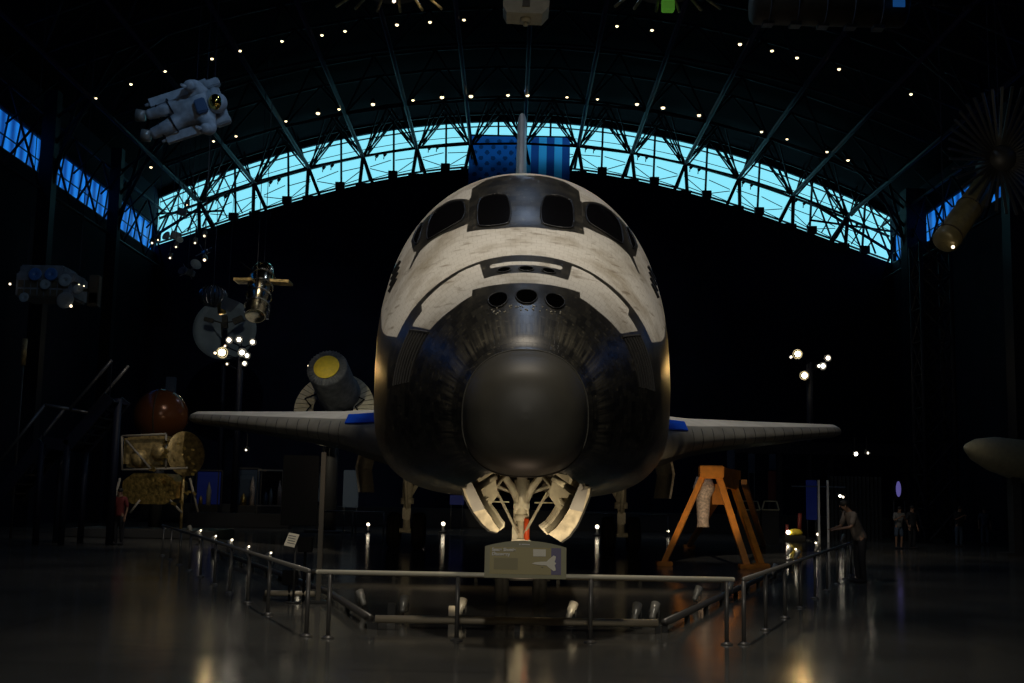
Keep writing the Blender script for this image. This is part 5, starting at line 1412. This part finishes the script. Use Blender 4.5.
# gallery beam over the far exhibits
m = MB(); a, c = at(735, 447, 60), at(925, 451, 60)
m.box(((a.x + c.x) / 2, 60, a.z), (c.x - a.x, .5, .6)); 
for x in (a.x + 2.2, (a.x + c.x) / 2, c.x - 1): m.box((x, 60, a.z / 2), (.25, .25, a.z))
m.build('gallery_beam', 'steel_paint', None, 'dark gallery beam on posts under the wing tip', 'beam', kind='structure')
a, c = at(190, 512, 58), at(292, 512, 58)
m = MB(); m.box(((a.x + c.x) / 2, 58, a.z / 2 ), (c.x - a.x, 1.2, a.z), bev=.04); m.build('long_counter', 'plinth', None, 'long low dark counter in front of the row of glass cases', 'counter')
# low platform behind the exhibits on the far side
m = MB(); a = fl(250, 519); m.box((XC, 66, .5), (40, 3, 1.0), bev=.05); m.build('low_platform', 'plinth', None, 'low dark platform along the foot of the end wall', 'platform')

# staircase along the side wall
t = empty('staircase', (-15, 38, 0), 'dark staircase with handrails climbing along the side wall', 'staircase')
pts = [at(0, 461, 36), at(45, 405, 36), at(70, 409, 36), at(112, 360, 36)]
m = MB()
for dy in (0, 1.6):
    m = MB()
    for A_, B_ in zip(pts, pts[1:]): m.tube([A_ + Vector((0, dy, 0)), B_ + Vector((0, dy, 0))], .05, 8)
    m.build('handrail', 'post_metal', t)
    m = MB()
    for A_, B_ in zip(pts, pts[1:]): m.bar(A_ + Vector((0, dy, -1.1)), B_ + Vector((0, dy, -1.1)), .08, .35)
    m.build('stringer', 'steel_paint', t)
m = MB()
for A_, B_ in zip(pts, pts[1:]):
    n = max(2, int((B_ - A_).length / .3))
    for i in range(n):
        q = A_ + (B_ - A_) * (i + .5) / n; m.box((q.x, 36.8, q.z - 1.1), (.32, 1.6, .05))
m.build('tread', 'steel_paint', t)
m = MB()
for A_, B_ in zip(pts, pts[1:]):
    n = max(1, int((B_ - A_).length / 1.2))
    for i in range(n + 1): q = A_ + (B_ - A_) * i / n; m.tube([q, q - Vector((0, 0, 1.1))], .02, 5)
for q in (pts[1], pts[2]): m.tube([(q.x, 36, 0), (q.x, 36, q.z - 1.1)], .1, 8); m.tube([(q.x, 37.6, 0), (q.x, 37.6, q.z - 1.1)], .1, 8)
q = pts[3]; m.tube([(q.x, 36.8, 0), (q.x, 36.8, q.z - 1.1)], .12, 8)
m.build('support_post', 'steel_paint', t)
# pale tube glint beside the column
q = at(24, 352, 40); t = empty('upright_tube', q, 'short upright pale tube catching light beside the staircase', 'tube')
m = MB(); m.tube([q - Vector((0, 0, .45)), q + Vector((0, 0, .45))], .09, 12); m.build('shell', 'gold_dim', t)
m = MB(); m.tube([(q.x, q.y, 0), q - Vector((0, 0, .45))], .04, 6); m.build('stand', 'plinth', t)

# ---------------------------------------------------------------- lights
# theatre spotlights on a bridge over the visitors' side, aimed at the orbiter
for i, (x, y, z, tx, ty, tz, pw, sz) in enumerate([
        (-11.0, 9.0, 20.0, -.6, 20.5, 5.4, 4500, 27), (11.4, 9.0, 20.0, .9, 20.5, 5.4, 4500, 27),
        (0.2, 13.6, 23.5, .2, 15.2, 3.4, 4300, 32)]):
    spot('key_spotlight', (x, y, z), (tx, ty, tz), pw, sz, (1, .88, .71), .7, .5)
    t = empty('stage_spotlight', (x, y, z), ['black theatre spotlight under the roof over the display board side', 'black theatre spotlight under the roof over the orange stand side', 'black theatre spotlight under the roof on the centre line'][i], 'spotlight')
    ax = (Vector((tx, ty, tz)) - Vector((x, y, z))).normalized(); m = MB()
    m.lathe([(.001, -.7), (.2, -.7), (.24, -.5), (.24, -.12), (.2, -.12)], (x, y, z), aim(ax), 18); m.tube([Vector((x, y, z)) - ax * .4, (x, y, zroof(x))], .04, 6); m.build('housing', 'fixture_dark', t)
# gear lamps on the floor by the nose wheels
spot('gear_light', (-.75, 14.9, .35), (-.2, 18.3, 1.7), 210, 62, (1, .80, .50), .6, .05)
spot('gear_light', (1.15, 14.9, .35), (.6, 18.3, 1.7), 210, 62, (1, .80, .50), .6, .05)
spot('gear_light', (0.2, 16.2, .3), (.2, 19.5, 1.6), 60, 70, (1, .84, .58), .6, .05)
# fixtures along the sides that graze the fuselage
q = at(222, 352.5, 59.3); spot('pole_light', q, (-2.6, 22, 4.3), 500, 11, (1, .62, .2), .7, .18)
q = at(797.8, 354, 59.3); spot('pole_light', q, (2.9, 22, 4.3), 800, 11, (1, .62, .2), .7, .18)
spot('belly_light', (-1.9, 15.9, .3), (-2.2, 19.6, 2.6), 60, 42, (1, .72, .45), .9, .12)
spot('belly_light', (2.3, 16.0, .3), (2.6, 19.6, 2.6), 60, 42, (1, .72, .45), .9, .12)
spot('cap_light', (.2, 15.1, .3), (.2, 14.3, 2.0), 14, 70, (1, .72, .5), .9, .1)
# wing lights
spot('wing_light', (-5, 31, 17), (-6.5, 40, 4.4), 2400, 60, (1, .88, .7), .8, .2)
spot('wing_light', (5.4, 31, 17), (7.0, 40, 4.4), 2400, 60, (1, .88, .7), .8, .2)
# main gear, stand, exhibits
spot('stand_light', (4.9, 28.9, .3), (5.1, 32.3, 2.2), 130, 60, (1, .75, .45), .7, .08)
spot('main_gear_light', (-2.5, 34.5, .3), (-3.3, 39, 1.7), 30, 50, (1, .8, .5), .7, .08)
spot('main_gear_light', (2.8, 34.5, .3), (3.6, 39, 1.7), 20, 50, (1, .8, .5), .7, .08)
spot('exhibit_light', EXH + Vector((-.6, -1.6, 2.2)), EXH + Vector((0, 0, .4)), 30, 50, (1, .8, .4), .6, .05)
e_ = at(155, 470, 44); spot('craft_light', e_ + Vector((2, -9, 6)), e_, 80, 34, (1, .8, .5), .7, .1)
e_ = at(258, 290, 46); spot('telescope_light', e_ + Vector((1, -10, 4)), e_, 900, 22, (1, .85, .6), .7, .1)
e_ = at(330, 385, 47); spot('stage_light', e_ + Vector((-4, -10, 7)), e_, 1700, 30, (1, .88, .6), .7, .1)
e_ = at(187, 110, 27); spot('suit_light', e_ + Vector((5, -8, 4)), e_, 520, 24, (.30, .58, 1), .7, .1)
e_ = at(187, 120, 27); spot('suit_light', e_ + Vector((3, -4, -5)), e_, 7, 34, (1, .7, .4), .7, .1)
e_ = at(980, 455, 42); spot('rocket_light', e_ + Vector((2, -7, 6)), e_, 420, 34, (1, .85, .5), .7, .1)
e_ = at(530, 4, 34); spot('module_light', e_ + Vector((1, -8, -6)), e_, 330, 24, (1, .85, .55), .7, .1)
e_ = at(960, 200, 30); spot('added_antenna_light', e_ + Vector((-5, -12, -3)), e_, 420, 34, (1, .85, .6), .7, .1)  # spot added to bring out the dark antenna and tube
e_ = at(60, 288, 36); spot('satellite_light', e_ + Vector((1, -8, 3)), e_, 26, 30, (.5, .75, 1), .7, .1)
e_ = at(215, 300, 55); spot('dish_light', e_ + Vector((3, -12, 8)), e_ + Vector((.5, 9, -1)), 1000, 40, (.9, 1, .95), .7, .2)
spot('fin_light', (-4, 27, 20), (.2, 50, 15.5), 1500, 22, (1, .86, .6), .6, .2)
spot('fin_light', (5, 60, 21), (.2, 50, 15.5), 200, 30, (.4, .75, 1), .6, .2)
# dim blue-white fill lights added high under the roof to lift the dark
for yy, pw in ((24, 700), (42, 700), (60, 600)):
    spot('fill_light', (XC, yy, 22.6), (XC, yy, 0), pw, 150, (.50, .68, 1), 1, .4)
# visitors' end of the floor: weak warm fill light added behind the camera
spot('front_fill_light', (0, -5, 12), (0, 11, 0), 2600, 84, (.98, .92, .80), 1, .5)

# ---------------------------------------------------------------- sky outside and output
w = bpy.data.worlds.new('world'); sc.world = w; w.use_nodes = True
bg = w.node_tree.nodes['Background']; bg.inputs[0].default_value = (.02, .08, .2, 1); bg.inputs[1].default_value = .02
sc.view_settings.view_transform = 'Standard'; sc.view_settings.look = 'None'; sc.view_settings.exposure = 0; sc.view_settings.gamma = 1; sc.view_settings.use_curve_mapping = False
sc.cycles.use_denoising = True
sc.cycles.max_bounces = 6; sc.cycles.sample_clamp_indirect = 3; sc.cycles.caustics_reflective = False; sc.cycles.caustics_refractive = False
